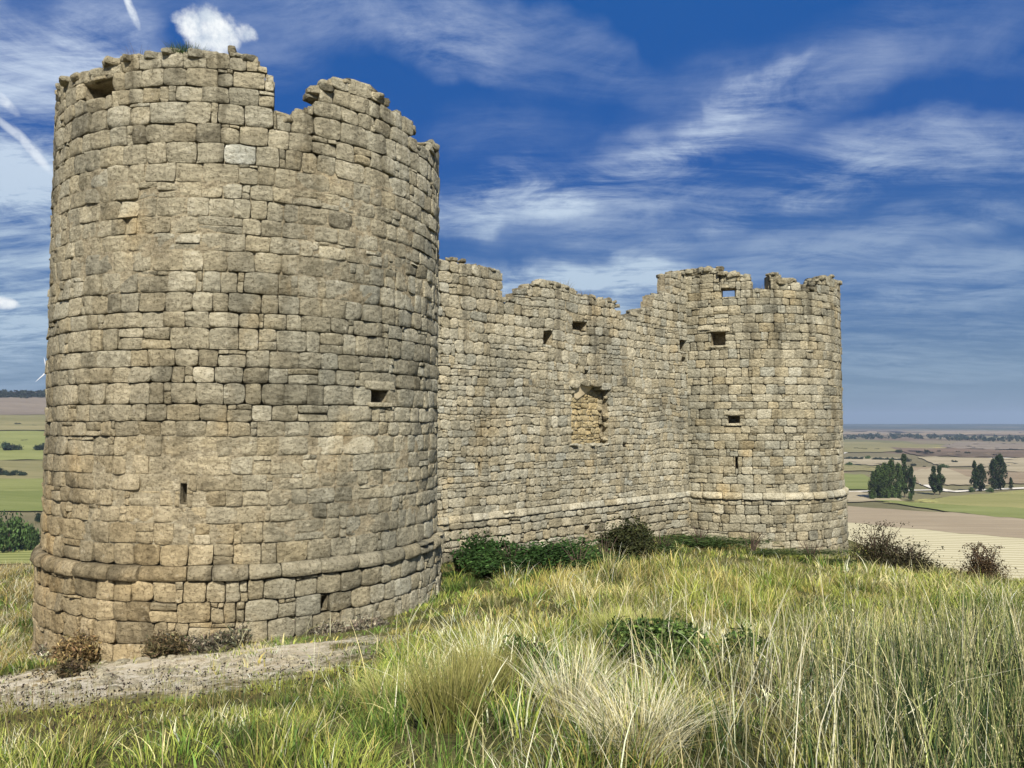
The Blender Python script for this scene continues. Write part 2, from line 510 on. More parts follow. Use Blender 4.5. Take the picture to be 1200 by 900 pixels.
track([(1150, 538), (1175, 537), (1240, 539)], 12)
track([(-220, 575), (20, 573.5), (230, 572)], 3.0)
# ------------------------------------------------------------------ castle
RT = 4.0
CA = np.array([-5.68, 17.08]); CB = np.array([8.92, 30.88])
NW = np.array([.687, -.727]); NW /= np.linalg.norm(NW)
DW = np.array([-NW[1], NW[0]])
W0 = CA + .48 * NW
ZS = -2.50                     # string course

class Cyl:
    def __init__(self, c, r=RT):
        self.c, self.r = c, r
        self.th0 = math.atan2(-c[0], c[1])     # faces the eye
        self.th0 = -math.atan2(c[0], c[1])
    def P(self, s, z, d):
        s, z, d = np.broadcast_arrays(s, z, d)
        th = s / self.r + self.th0
        return np.stack([self.c[0] + (self.r + d) * np.sin(th), self.c[1] - (self.r + d) * np.cos(th), z], -1)
    def inv(self, px, py, lift=0.0):
        D = ray(px, py); r = self.r + lift
        a = D[..., 0] ** 2 + D[..., 1] ** 2
        b = D[..., 0] * self.c[0] + D[..., 1] * self.c[1]
        q = b * b - a * (self.c @ self.c - r * r)
        t = (b - np.sqrt(np.maximum(q, 0))) / a
        p = D * t[..., None]
        th = np.arctan2(p[..., 0] - self.c[0], -(p[..., 1] - self.c[1])) - self.th0
        th = (th + np.pi) % (2 * np.pi) - np.pi
        return th * self.r, p[..., 2]

class Plane:
    def P(self, s, z, d):
        s, z, d = np.broadcast_arrays(s, z, d)
        return np.stack([W0[0] + s * DW[0] + d * NW[0], W0[1] + s * DW[1] + d * NW[1], z], -1)
    def inv(self, px, py, lift=0.0):
        D = ray(px, py)
        o = W0 + NW * lift
        t = (o @ NW) / (D[..., 0] * NW[0] + D[..., 1] * NW[1])
        p = D * t[..., None]
        return (p[..., 0] - W0[0]) * DW[0] + (p[..., 1] - W0[1]) * DW[1], p[..., 2]

def rects(surf, px):
    out = []
    for q in px:
        x0, y0, x1, y1 = q[:4]
        s, z = surf.inv(np.array([x0, x1, x0, x1]), np.array([y0, y0, y1, y1]))
        out.append((float(s[[0, 2]].mean()), float(s[[1, 3]].mean()), float(z[2:].mean()), float(z[:2].mean())))
    return out

def cut(pieces, box, minw=.05, minh=.05):
    """take the rectangle box out of a list of rectangles (s0,s1,z0,z1)"""
    b0, b1, c0, c1 = box
    out = []
    for (s0, s1, z0, z1) in pieces:
        if s1 <= b0 or s0 >= b1 or z1 <= c0 or z0 >= c1:
            out.append((s0, s1, z0, z1)); continue
        if b0 - s0 > minw: out.append((s0, b0, z0, z1))
        if s1 - b1 > minw: out.append((b1, s1, z0, z1))
        m0, m1 = max(s0, b0), min(s1, b1)
        if m1 - m0 > .03:
            if c0 - z0 > minh: out.append((m0, m1, z0, c0))
            if z1 - c1 > minh: out.append((m0, m1, c1, z1))
    return out

def lay(s0, s1, z0, z1, hr, lr, prof=None, holes=(), cuts=(), filler=.10, split=.05, r=None, down=False):
    """irregular coursed masonry as rectangles"""
    r = r or np.random.default_rng(5)
    stones = []
    z = z0
    while z < z1 - .02:
        h = r.uniform(*hr)
        if z + h > z1 - hr[0] * .5: h = z1 - z
        s = s0 - r.uniform(0, lr[1])
        row = []
        while s < s1:
            l = r.uniform(*lr) * (1.0 if r.random() > .12 else 1.35)
            row.append([s, s + l, z, z + h]); s += l
        extra = []
        for q in row:
            u = r.random()
            if u < split and q[3] - q[2] > .17:                      # two thin stones in place of one
                m = q[2] + (q[3] - q[2]) * r.uniform(.35, .65)
                extra += [[q[0], q[1], q[2], m], [q[0], q[1], m, q[3]]]
            elif u < split + filler and q[1] - q[0] > .3:            # a pinning stone beside it
                m = q[1] - r.uniform(.08, .14)
                k = r.uniform(.4, .6)
                zz = q[2] + (q[3] - q[2]) * k
                extra += [[q[0], m, q[2], q[3]], [m, q[1], q[2], zz], [m, q[1], zz, q[3]]]
            elif u < split + filler + .06:                           # thin levelling chips on top
                m = q[3] - r.uniform(.05, .09)
                k = q[0] + (q[1] - q[0]) * r.uniform(.3, .7)
                extra += [[q[0], q[1], q[2], m], [q[0], k, m, q[3]], [k, q[1], m, q[3]]]
            else:
                extra.append(q)
        stones += extra
        z += h
    out = []
    for q in stones:
        parts = [tuple(q)]
        for b in holes: parts = cut(parts, b)
        for c in cuts:
            np_ = []
            for p in parts:
                if c[1] < p[3] and p[0] < c[0] - .04 and p[1] > c[0] + .04: np_ += [(p[0], c[0], p[2], p[3]), (c[0], p[1], p[2], p[3])]
                else: np_.append(p)
            parts = np_
        for p in parts:
            p = (max(p[0], s0), min(p[1], s1), p[2], p[3])
            if p[1] - p[0] < .05: continue
            if prof is not None:
                top = float(prof((p[0] + p[1]) / 2)) + r.uniform(-.04, .04)
                if p[2] + .45 * (p[3] - p[2]) > top: continue
                if p[3] > top + .06: p = (p[0], p[1], p[2], max(top, p[2] + .06))
            out.append(p)
    return np.array(out)

U9 = np.array([-1, -1, -1, -.94, -.55, 0, .55, .94, 1, 1, 1.0])       # skirt foot, skirt head, face edge, face ...
def stone_geo(G, surf, st, gap=.014, depth=.21, bulge=.022, rough=.012, jit=.012, lift=0.0, wob=.015, tone=(.52, .145), mat=0, r=None, prof_fn=None, round_=.08, huef=None, tilt=.012, wobs=1.0, special=None, off=.007):
    r = r or np.random.default_rng(3)
    N = len(st)
    U, Vv = np.meshgrid(U9, U9, indexing='ij')
    n = len(U9)
    edge = (np.arange(n) == 0) | (np.arange(n) == n - 1)
    sk = edge[:, None] | edge[None, :]
    U = U[None]; Vv = Vv[None]
    cs = ((st[:, 0] + st[:, 1]) / 2)[:, None, None]; cz = ((st[:, 2] + st[:, 3]) / 2)[:, None, None]
    g = (gap * r.uniform(.5, 1.6, N))[:, None, None]
    hs = np.maximum((st[:, 1] - st[:, 0]) / 2 - g[:, 0, 0] / 2, .02)[:, None, None]
    hz = np.maximum((st[:, 3] - st[:, 2]) / 2 - g[:, 0, 0] / 2, .02)[:, None, None]
    rc = [r.uniform(.02, 1.0, N) * round_ for _ in range(4)]
    rho = np.where(U < 0, np.where(Vv < 0, rc[0][:, None, None], rc[1][:, None, None]), np.where(Vv < 0, rc[2][:, None, None], rc[3][:, None, None]))
    small = np.minimum(hs, hz)
    k = (U ** 4) * (Vv ** 4)
    s = cs + hs * U - np.sign(U) * k * rho * 2.2 * small
    z = cz + hz * Vv - np.sign(Vv) * k * rho * 2.2 * small
    s = s + (vnoise(s * 5.5 + 31, z * 5.5, r.integers(0, 99), seed=7) - .5) * jit * 2.2
    z = z + (vnoise(s * 5.5, z * 5.5 + 57, 3, seed=9) - .5) * jit * 2.2
    z = z + (vnoise(s * .55 * wobs, z * .35, 0, seed=13) - .5) * wob * 2
    sid = r.uniform(0, 500, N)[:, None, None]
    b = (bulge * r.uniform(.35, 1.3, N))[:, None, None]
    if prof_fn is not None:
        d = prof_fn(Vv) + np.zeros_like(s)
        d = d * (1 - .25 * np.abs(U) ** 6)
    else:
        d = b * (1 - .5 * np.abs(U) ** 3) * (1 - .5 * np.abs(Vv) ** 3)
    d = d + r.normal(0, 1, N)[:, None, None] * off
    d = d + (r.normal(0, tilt, N)[:, None, None] * U + r.normal(0, tilt, N)[:, None, None] * Vv)
    d = d + (fbm(s * 9 + sid, z * 9, 0, seed=15, o=3) - .5) * rough * 3.2
    chip = sstep(.66, .78, vnoise(s * 6.5, z * 6.5, sid, seed=19))
    arr = (np.abs(U) > .97) | (np.abs(Vv) > .97)
    d = d - chip * np.where(arr, .028, .010)
    d = d - arr * sstep(.50, .8, vnoise(s * 11, z * 11, sid + 9, seed=23)) * .020 - arr * .002
    d = np.where(sk[None], -depth, d) + lift
    V = surf.P(s, z, d)
    i, j = np.meshgrid(np.arange(n - 1), np.arange(n - 1), indexing='ij')
    real = ~((i == 1) | (i == n - 3) | (j == 1) | (j == n - 3)) & ~(((i == 0) | (i == n - 2)) & ((j == 0) | (j == n - 2)))
    i, j = i[real], j[real]
    q = np.stack([i * n + j, (i + 1) * n + j, (i + 1) * n + j + 1, i * n + j + 1], -1).reshape(-1, 4)
    Q = (np.arange(N) * n * n)[:, None, None] + q[None]
    to = np.clip(r.normal(tone[0], tone[1], N), .03, .97)
    hu = np.clip(r.normal(.5, .22, N) if huef is None else huef(st) + r.normal(0, .15, N), 0, 1)
    if special is not None:
        to, hu = special(st, to, hu)
    T = np.stack([to, hu, np.ones(N)], -1)[:, None, :].repeat(n * n, 1)
    G.add(V.reshape(-1, 3), Q.reshape(-1, 4), mat, T.reshape(-1, 3), True)

def core_geo(G, surf, S0, Z0, top, holes, mdepth, thick=(.75, .7), step=.1, wrap=None, mat=1, top_z=7.5, walk=99.):
    """wall body: cells in (s, z) in two layers; holes is a list of (s0,s1,z0,z1,through)"""
    sl = list(np.linspace(S0[0], S0[1], int(round((S0[1] - S0[0]) / step)) + 1))
    zl = list(np.arange(Z0, top_z, step))
    def snap(lines, v):
        k = int(np.argmin(np.abs(np.array(lines) - v)))
        lines[k] = v
    for h in holes:
        snap(sl, h[0]); snap(sl, h[1]); snap(zl, h[2]); snap(zl, h[3])
    sl = np.array(sl); zl = np.array(sorted(zl))
    sc, zc = (sl[1:] + sl[:-1]) / 2, (zl[1:] + zl[:-1]) / 2
    ns, nz = len(sc), len(zc)
    tp = np.array([top(v) for v in sc])
    fill = (zc[None, :] < tp[:, None])
    F_ = np.stack([fill, fill & (zc < walk)[None, :]], -1)
    for h in holes:
        m = ((sc > h[0]) & (sc < h[1]))[:, None] & ((zc > h[2]) & (zc < h[3]))[None, :]
        F_[m, 0] = False
        if h[4]: F_[m, 1] = False
    ss, zz = np.meshgrid(sl, zl, indexing='ij')
    d0 = mdepth(ss, zz)
    rag = (fbm(ss * 3, zz * 3, 1, seed=33) - .5)
    L = [surf.P(ss, zz, d0), surf.P(ss, zz, -thick[0] + rag * .1), surf.P(ss, zz, -thick[0] - thick[1] + rag * .12)]
    V = np.stack(L, 2).reshape(-1, 3)                           # index (i,j,k)
    nj = len(zl)
    idx = lambda i, j, k: (i * nj + j) * 3 + k
    Qs = []
    I, J = np.meshgrid(np.arange(ns), np.arange(nz), indexing='ij')
    pad = np.pad(F_, 1)
    if wrap:
        pad[0, 1:-1, 1:-1] = F_[-1]; pad[-1, 1:-1, 1:-1] = F_[0]
    c = pad[1:-1, 1:-1, 1:-1]
    for k in (0, 1):
        K = np.full_like(I, k)
        here = c[:, :, k]
        def put(m, a):
            if m.any(): Qs.append(np.stack([x[m] for x in a], -1))
        put(here & ~pad[1:-1, 1:-1, k], (idx(I, J, K), idx(I + 1, J, K), idx(I + 1, J + 1, K), idx(I, J + 1, K)))
        put(here & ~pad[1:-1, 1:-1, k + 2], (idx(I, J, K + 1), idx(I, J + 1, K + 1), idx(I + 1, J + 1, K + 1), idx(I + 1, J, K + 1)))
        put(here & ~pad[:-2, 1:-1, k + 1], (idx(I, J, K), idx(I, J + 1, K), idx(I, J + 1, K + 1), idx(I, J, K + 1)))
        put(here & ~pad[2:, 1:-1, k + 1], (idx(I + 1, J, K), idx(I + 1, J, K + 1), idx(I + 1, J + 1, K + 1), idx(I + 1, J + 1, K)))
        put(here & ~pad[1:-1, :-2, k + 1], (idx(I, J, K), idx(I, J, K + 1), idx(I + 1, J, K + 1), idx(I + 1, J, K)))
        put(here & ~pad[1:-1, 2:, k + 1], (idx(I, J + 1, K), idx(I + 1, J + 1, K), idx(I + 1, J + 1, K + 1), idx(I, J + 1, K + 1)))
    Q = np.concatenate(Qs)
    use, inv = np.unique(Q, return_inverse=True)
    G.add(V[use], inv.reshape(-1, 4), mat, (.5, .5, 0), False)

_c = np.linspace(-1, 1, 5)
def _cube():
    V, Q = [], []
    for ax in range(3):
        for sg in (-1, 1):
            base = len(V)
            for a in _c:
                for b in _c:
                    p = [0, 0, 0]; p[ax] = sg; p[(ax + 1) % 3] = a; p[(ax + 2) % 3] = b
                    V.append(p)
            for i in range(4):
                for j in range(4):
                    q = [base + i * 5 + j, base + (i + 1) * 5 + j, base + (i + 1) * 5 + j + 1, base + i * 5 + j + 1]
                    Q.append(q if sg > 0 else q[::-1])
    return np.array(V, float), np.array(Q)
CUBE_V, CUBE_Q = _cube()
def rocks_geo(G, pos, size, r, flat=.6, mat=0, tone=(.42, .15), smooth=True, hue=None):
    N = len(pos)
    p = CUBE_V / (np.abs(CUBE_V) ** 5).sum(1)[:, None] ** .2         # rounded cube
    p = p[None] * np.stack([r.uniform(.75, 1.25, N), r.uniform(.7, 1.1, N), r.uniform(.6, 1.1, N) * flat], -1)[:, None, :]
    a = r.uniform(0, 6.28, N)[:, None]; t = r.normal(0, .22, N)[:, None]
    x, y, z = p[..., 0], p[..., 1], p[..., 2]
    y, z = y * np.cos(t) - z * np.sin(t), y * np.sin(t) + z * np.cos(t)
    x, y = x * np.cos(a) - y * np.sin(a), x * np.sin(a) + y * np.cos(a)
    p = np.stack([x, y, z], -1)
    sid = r.uniform(0, 900, N)[:, None]
    p = p * (.72 + .56 * vnoise(p[..., 0] * 1.7 + sid, p[..., 1] * 1.7, p[..., 2] * 1.7, seed=41))[..., None]
    V = np.asarray(pos)[:, None, :] + p * np.asarray(size)[:, None, None]
    Q = (np.arange(N) * len(CUBE_V))[:, None, None] + CUBE_Q[None]
    T = np.stack([np.clip(r.normal(*tone, N), .03, .97), np.clip(r.normal(.5, .2, N), 0, 1) if hue is None else np.full(N, hue), np.ones(N)], -1)[:, None].repeat(len(CUBE_V), 1)
    G.add(V.reshape(-1, 3), Q.reshape(-1, 4), mat, T.reshape(-1, 3), smooth)

def profile(surf, px, left=None, right=None):
    a = np.array(px, float)
    s, z = surf.inv(a[:, 0], a[:, 1])
    s = np.maximum.accumulate(s + np.arange(len(s)) * 1e-5)
    return s, z

castle = empty('castle', (0, 0, 0))
tag(castle, 'ruined pale stone castle with two round towers joined by a broken curtain wall', 'castle')

M_st_A = stone_mat('limestone_near_tower', 6.4, warm_left=(-6.5, -3.2))
M_st_B = stone_mat('limestone_far_tower', 5.6)
M_st_W = stone_mat('limestone_curtain_wall', 4.6, grey=.06)
M_mort = stone_mat('ochre_lime_mortar', 6.4, mortar=True)
M_rec = stone_mat('recess_rubble', 5.0, mortar=True)

def col_top(st, prof, lo=.02):
    """top of the laid stones over each s, so that the body behind never stands above its facing"""
    def f(s):
        m = (st[:, 0] <= s) & (st[:, 1] >= s)
        return min(float(st[m, 3].max()) if m.any() else -9, float(prof(s)) + .1) - .05
    return f

def crest(G, surf, s, z, r, step=.17, size=(.07, .17), depth=.35, mat=0, keep=.85, over=.02):
    """loose stones along a broken top"""
    P, R_ = [], []
    for i in range(len(s) - 1):
        if abs(z[i + 1] - z[i]) > 4 * abs(s[i + 1] - s[i]) and abs(z[i + 1] - z[i]) > .3: continue
        L = math.hypot(s[i + 1] - s[i], z[i + 1] - z[i])
        for k in range(max(1, int(L / step))):
            if r.random() > keep: continue
            u = (k + r.random()) / max(1, int(L / step))
            ss, zz = s[i] + (s[i + 1] - s[i]) * u, z[i] + (z[i + 1] - z[i]) * u
            for dd in (-.04 - r.random() * .12, -.2 - r.random() * depth):
                sz = r.uniform(*size)
                P.append(surf.P(ss, zz + r.uniform(-.07, over) - sz * .25, dd)); R_.append(sz)
    if P: rocks_geo(G, np.array(P).reshape(-1, 3), np.array(R_), r, mat=mat, tone=(.33, .14))

def lining(name, surf, box, depth, parent, mat, through=False, label=None, margin=.012, front=-.03):
    """sides, sill, head and back of an opening in the wall"""
    s0, s1, z0, z1 = box
    G = Geo()
    m = margin
    nd = 6
    ds = np.linspace(front, -depth, nd)
    ring_s = np.array([s0 + m, s1 - m, s1 - m, s0 + m]); ring_z = np.array([z0 + m, z0 + m, z1 - m, z1 - m])
    V = np.concatenate([surf.P(ring_s + (vnoise(np.arange(4) * 3.1, d * 9, seed=2) - .5) * .03, ring_z, d) for d in ds])
    Q = []
    for k in range(nd - 1):
        for e in range(4):
            Q.append((k * 4 + e, k * 4 + (e + 1) % 4, (k + 1) * 4 + (e + 1) % 4, (k + 1) * 4 + e))
    if not through: Q.append(tuple((nd - 1) * 4 + e for e in range(4)))
    G.add(V, Q, 0, (.4, .6, 1), False)
    o = G.build(name, mat, parent)
    if label: o['label'] = label
    return o

# ---------- near tower
def mort_A(s, z):
    """0 = open dark joints, 1 = pointed flush with ochre mortar"""
    n = fbm(s * .8, z * .8, 4, seed=51)
    b = sstep(5.0, 4.3, z) * sstep(1.9, 2.5, z) + sstep(.15, -.3, z) * sstep(-2.5, -2.0, z) + sstep(1.9, 1.2, z) * sstep(.4, 1.2, z) * .25
    return np.clip(b + (n - .5) * 1.5, 0, 1) * sstep(ZS + .1, ZS + .5, z)

def tower(name, surf, pxtop, pxholes, seed, hr, lr, M, mort, label, backtop, base_z, special=None, huef=None, cuts_px=(), bulge=.022, crest_sz=(.07, .17), gap=.009, walk=4.6, string_tone=.30):
    r = np.random.default_rng(seed)
    s, z = profile(surf, pxtop)
    hs = rects(surf, [h for h in pxholes])
    S_lim = 2.05 * RT
    sp = np.concatenate([[-S_lim - .01, s[0] - .02], s, [s[-1] + .02, S_lim + .01]])
    zp = np.concatenate([[z[0] - .5, z[0] - .05], z, [z[-1] - .05, z[-1] - .6]])
    prof = lambda v: np.interp(v, sp, zp)
    cuts = [tuple(float(v[0]) for v in surf.inv(np.array([c[0]]), np.array([c[1]]))) for c in cuts_px]
    G = Geo()
    st = lay(-S_lim, S_lim, ZS + .115, 8.0, hr, lr, prof, hs, cuts, r=r)
    kw = {}
    stone_geo(G, surf, st, gap=gap, bulge=bulge, r=r, special=special, huef=huef, lift=.0)
    ct = col_top(st, prof)
    half = math.pi * RT
    def top(v):
        if abs(v) < S_lim - .1: return ct(v)
        return float(np.interp(abs(v), [S_lim - .1, S_lim + 1, half], [prof(S_lim * np.sign(v)) - .3, backtop, backtop])) + .4 * (float(vnoise(v * 1.5, 0, seed=seed)) - .5)
    def md(ss, zz):
        m = mort(ss, zz)
        return -.16 + m * (.152 + .024 * (fbm(ss * 5, zz * 5, 2, seed=seed + 4) - .35)) + (fbm(ss * 8, zz * 8, 7, seed=3) - .5) * .02
    holes = [(h[0], h[1], h[2], h[3], len(p) > 4 and p[4] == 'T') for h, p in zip(hs, pxholes)]
    core_geo(G, surf, (-half, half), base_z, top, holes, md, step=.09, wrap=True, thick=(.5, .9), walk=walk)
    crest(G, surf, s, z, r, size=crest_sz)
    o = G.build(name, [M, M_mort], castle)
    o['label'] = label
    # string course: a rounded moulding, and the plinth under it
    G2 = Geo()
    row = lay(-S_lim, S_lim, ZS - .13, ZS + .12, (.25, .25), (.35, .75), None, (), (), 0, 0, r=r)
    stone_geo(G2, surf, row, gap=.014, depth=.05, bulge=.0, lift=.0, r=r, wob=.0, tone=(string_tone, .16), round_=.04, jit=.010, tilt=.008, rough=.02,
              prof_fn=lambda v: .02 + .165 * np.sqrt(np.clip(1 - np.clip((v + .35) / 1.4, -1, 1) ** 2, 0, 1)))
    G2.build('string_course', [M], o)
    G3 = Geo()
    low = [q for q in hs if q[3] < ZS - .2]
    pl = Cyl(surf.c, surf.r + .09)
    pl.th0 = surf.th0
    lowp = rects(pl, [h for h, q in zip(pxholes, hs) if q[3] < ZS - .2])
    st2 = lay(-S_lim, S_lim, base_z, ZS - .125, (hr[0] * 1.05, hr[1] * 1.05), (lr[0] * .9, lr[1]), None, lowp, r=r, filler=.2, split=.03)
    stone_geo(G3, pl, st2, gap=gap * 1.6, bulge=bulge * 1.1, r=r, jit=.017, wob=.02, tone=(.5, .15), huef=huef, depth=.19)
    core_geo(G3, pl, (-S_lim, S_lim), base_z, lambda v: ZS - .12, [(h[0], h[1], h[2], h[3], True) for h in lowp],
             lambda a, b: -.13 + (fbm(a * 8, b * 8, 7, seed=3) - .5) * .05, thick=(.22, .05), step=.12, top_z=ZS)
    G3.build('plinth', [M, M_mort], o)
    for h, p in zip(hs, pxholes):
        if len(p) > 5 and p[5]:
            w = h[1] - h[0]
            if h[3] < ZS - .2:
                h = lowp[0]; lining(p[5], pl, h, .9, o, M_rec)
            else:
                if p[5] == 'window' and len(p) > 6:
                    for nm, q, lf in (('lintel', (h[0] - .14, h[1] + .16, h[3] - .005, h[3] + .17), .02), ('sill', (h[0] - .06, h[1] + .08, h[2] - .09, h[2] + .005), .035)):
                        g = Geo(); stone_geo(g, surf, np.array([q]), gap=.006, r=np.random.default_rng(8), wob=0, jit=.008, tone=(.85, .03), lift=lf, depth=.2, tilt=.004)
                        g.build(nm, [M], o)
                lining(p[5], surf, h, 1.45 if p[4] == 'T' and h[2] < 0 else (.55 if p[4] == 'T' else .49), o, M_rec, through=p[4] == 'T')
    return o

cylA, cylB = Cyl(CA), Cyl(CB)
topA = [(64, 122), (67, 112), (71, 100), (75, 94), (90, 87), (108, 83), (118, 76), (126, 71), (150, 63), (200, 59), (213, 56), (232, 58), (270, 58), (290, 63), (301, 69),
        (303, 79), (320, 80), (320.6, 131), (345, 136), (350, 128), (357, 124), (366, 121), (368, 108), (374, 98), (385, 97), (388, 91), (412, 90), (420, 94), (440, 104),
        (445, 111), (455, 113), (460, 122), (471, 132), (480, 139), (483, 150), (488, 152), (489, 170), (500, 168), (513, 169)]
holesA = [(211, 567, 219, 591, '', 'loophole'), (376, 697, 385, 716, '', 'drain_hole'), (434, 457, 454, 472, '', 'window', 1), (99, 96, 133, 117, '', 'window')]
def hueA(st):
    return .52 + .28 * sstep(1.5, -3.5, (st[:, 0] + st[:, 1]) / 2) * sstep(0, -3.2, st[:, 2]) - .18 * sstep(1, 3.5, (st[:, 0] + st[:, 1]) / 2)
def specA(st, to, hu):
    s, z = cylA.inv(np.array([274., 320, 240, 380]), np.array([184., 482, 632, 527]))
    for k in range(4):
        i = int(np.argmin(np.hypot((st[:, 0] + st[:, 1]) / 2 - s[k], (st[:, 2] + st[:, 3]) / 2 - z[k])))
        to[i], hu[i] = 1.12 if k == 0 else .95, .05 if k == 0 else .5
    return to, hu
tA = tower('round_tower', cylA, topA, holesA, 21, (.26, .385), (.25, .56), M_st_A, mort_A,
           'near round tower, the taller and closer of the two, with a broken notch in its rim', 4.6, -5.4, specA, hueA,
           cuts_px=[(303, 84), (320.5, 134)], bulge=.014)
topB = [(743, 374), (765, 372), (784, 370), (785.2, 319), (800, 317), (830, 314), (843, 313.5), (845, 319), (858, 318), (870, 322), (874, 324), (878, 331), (882, 337), (903, 338), (903.5, 320), (908, 320), (912, 326), (922, 325), (935, 329),
        (941, 337), (950, 339), (954, 330), (960, 325), (974, 323), (981, 328), (986, 330)]
holesB = [(845, 337.5, 862, 348, 'T', 'window'), (833, 389, 850, 405, '', 'window', 1), (853, 487, 867, 496, '', 'window', 1), (861.5, 536, 864.5, 549, '', 'loophole')]
def mort_B(s, z):
    n = fbm(s * .7, z * .7, 9, seed=52)
    return np.clip((n - .52) * 3, 0, .55)
tB = tower('round_tower', cylB, topB, holesB, 33, (.25, .36), (.26, .56), M_st_B, mort_B,
           'far round tower at the right end of the wall, lower and with small square windows', 3.6, -6.0,
           cuts_px=[(843, 336), (882, 342), (903.2, 342)], bulge=.012, crest_sz=(.08, .2), gap=.009, walk=4.0, string_tone=.85)

# ---------- curtain wall
wal = Plane()
topW = [(495, 300), (512, 304), (528, 302), (545, 304), (560, 309), (588, 319), (589.5, 348), (603, 353), (608, 342), (616, 337), (625, 332), (640, 330), (665, 334),
        (690, 345), (706, 347), (716, 348), (723, 353), (726, 369), (738, 375), (742, 370), (750, 364), (757, 361), (765, 361), (766, 347), (785, 341), (785.6, 319), (806, 316.5), (830, 315)]
niche_px = [(670, 457, 713, 522), (673, 451, 710, 457), (680, 446, 703, 451)]
holesW = [(637, 389, 648, 405, '', 'window'), (671, 376, 688, 387, '', 'window'), (560.5, 540, 564, 556, '', 'loophole'), (797, 399, 806, 412, '', 'broken_hole'),
          (730, 519, 735, 523, '', 'broken_hole'), (675, 428, 679, 434, '', ''), (685, 433, 690, 438, '', ''), (799, 419, 804, 424, '', '')]
def build_wall():
    r = np.random.default_rng(77)
    s, z = profile(wal, topW)
    prof = lambda v: np.interp(v, s, z)
    S0, S1 = 2.6, 16.9
    hs = rects(wal, holesW); nh = rects(wal, niche_px)
    cuts = [tuple(float(v[0]) for v in wal.inv(np.array([c[0]]), np.array([c[1]]))) for c in ((588.7, 352), (785.3, 343), (766, 363))]
    G = Geo()
    # courses change from small rubble below to larger blocks above, as the photo shows
    parts = []
    zb = ZS + .095
    while zb < 7.4:                         # patches with their own courses, as rubble work is built
        hb = r.uniform(.45, .95)
        big = float(sstep(.5, 2.4, zb))
        sb = S0
        while sb < S1 - .01:
            lb = r.uniform(1.2, 3.2)
            se = sb + lb if sb + lb < S1 - .8 else S1
            parts.append(lay(sb, se, zb, zb + hb, (.17 + .06 * big, .28 + .07 * big), (.17 + .08 * big, .42 + .08 * big), prof, hs + nh, cuts, r=r, filler=.10, split=.04))
            sb = se
        zb += hb
    parts = [p for p in parts if len(p)]
    st = np.concatenate(parts)
    stone_geo(G, wal, st, gap=.009, bulge=.006, r=r, jit=.020, wob=.05, tone=(.62, .17), rough=.009, round_=.15, wobs=1.6, tilt=.003, off=.005)
    ct = col_top(st, prof)
    def md(a, b):
        n = fbm(a * .8, b * .8, 9, seed=61)
        return -.13 + np.clip((n - .38) * 3, 0, 1) * .122 + (fbm(a * 8, b * 8, 7, seed=3) - .5) * .025
    holes = [(*h, False) for h in hs + nh]
    core_geo(G, wal, (S0, S1), -5.4, ct, holes, md, thick=(.55, 1.0), step=.1, top_z=7.0, walk=2.9)
    crest(G, wal, s, z, r, size=(.07, .16))
    o = G.build('curtain_wall', [M_st_W, M_mort], castle)
    o['label'] = 'straight curtain wall between the towers with a broken top and a deep window niche'
    # string course and plinth
    G2 = Geo()
    row = lay(S0, S1, ZS - .10, ZS + .10, (.20, .20), (.3, .65), None, (), (), 0, 0, r=r)
    stone_geo(G2, wal, row, gap=.016, depth=.05, r=r, wob=.0, tone=(.85, .2), round_=.03, jit=.010, tilt=.006, rough=.022,
              prof_fn=lambda v: .03 + .085 * np.clip(1.15 - .45 * (v + 1) - .6 * np.clip(-v - .5, 0, 1), .05, 1))
    G2.build('string_course', [M_st_W], o)
    class Off(Plane):
        def P(self, a, b, d): return Plane.P(self, a, b, np.asarray(d) + .07)
    pl = Off()
    G3 = Geo()
    lowp = []
    for q in ((685, 616, 691.5, 630),):
        a, b = wal.inv(np.array([q[0], q[2]]), np.array([q[1], q[3]]), .07)
        lowp.append((a[0], a[1], b[1], b[0]))
    st2 = lay(S0, S1, -5.4, ZS - .10, (.20, .33), (.24, .55), None, lowp, r=r, filler=.15, split=.1)
    stone_geo(G3, pl, st2, gap=.022, bulge=.02, r=r, jit=.02, wob=.03, tone=(.56, .17), round_=.15)
    core_geo(G3, pl, (S0, S1), -5.4, lambda v: ZS - .12, [(*h, True) for h in lowp], lambda a, b: -.13 + (fbm(a * 8, b * 8, 7, seed=3) - .5) * .05, thick=(.22, .05), step=.12, top_z=ZS)
    pp = G3.build('plinth', [M_st_W, M_mort], o)
    lining('drain_hole', pl, lowp[0], .5, o, M_rec)
    for h, p in zip(hs, holesW):
        if p[5]: lining(p[5], wal, h, .54, o, M_rec)
    # niche of the lost window: splayed recess with its own back masonry, jambs, plastered vault and sill
    a0, a1, b0, b1 = nh[0]
    class Back(Plane):
        def P(self, a, b, d):
            # the back face stands obliquely: shallow on the left, deep on the right
            u = np.clip((np.asarray(a) - a0) / (a1 - a0), -.1, 1.1)
            return Plane.P(self, a, b, np.asarray(d) - .10 - .24 * u)
    bk = Back()
    G4 = Geo()
    stn = lay(a0, a1, b0, b1 + .0, (.14, .22), (.2, .42), None, (), (), r=r, filler=.1, split=.2)
    stone_geo(G4, bk, stn, gap=.016, bulge=.012, r=r, jit=.02, wob=.03, tone=(.78, .14), round_=.2, rough=.012, huef=lambda q: np.full(len(q), .5), depth=.06, mat=2)
    ag = np.linspace(a0 - .0, a1 + .0, 12); bg = np.linspace(b0, b1 + .18, 20)
    AA, BB = np.meshgrid(ag, bg, indexing='ij')
    Vb = bk.P(AA, BB, -.02 + (fbm(AA * 5, BB * 5, seed=2) - .5) * .03)
    i, j = np.meshgrid(np.arange(11), np.arange(19), indexing='ij')
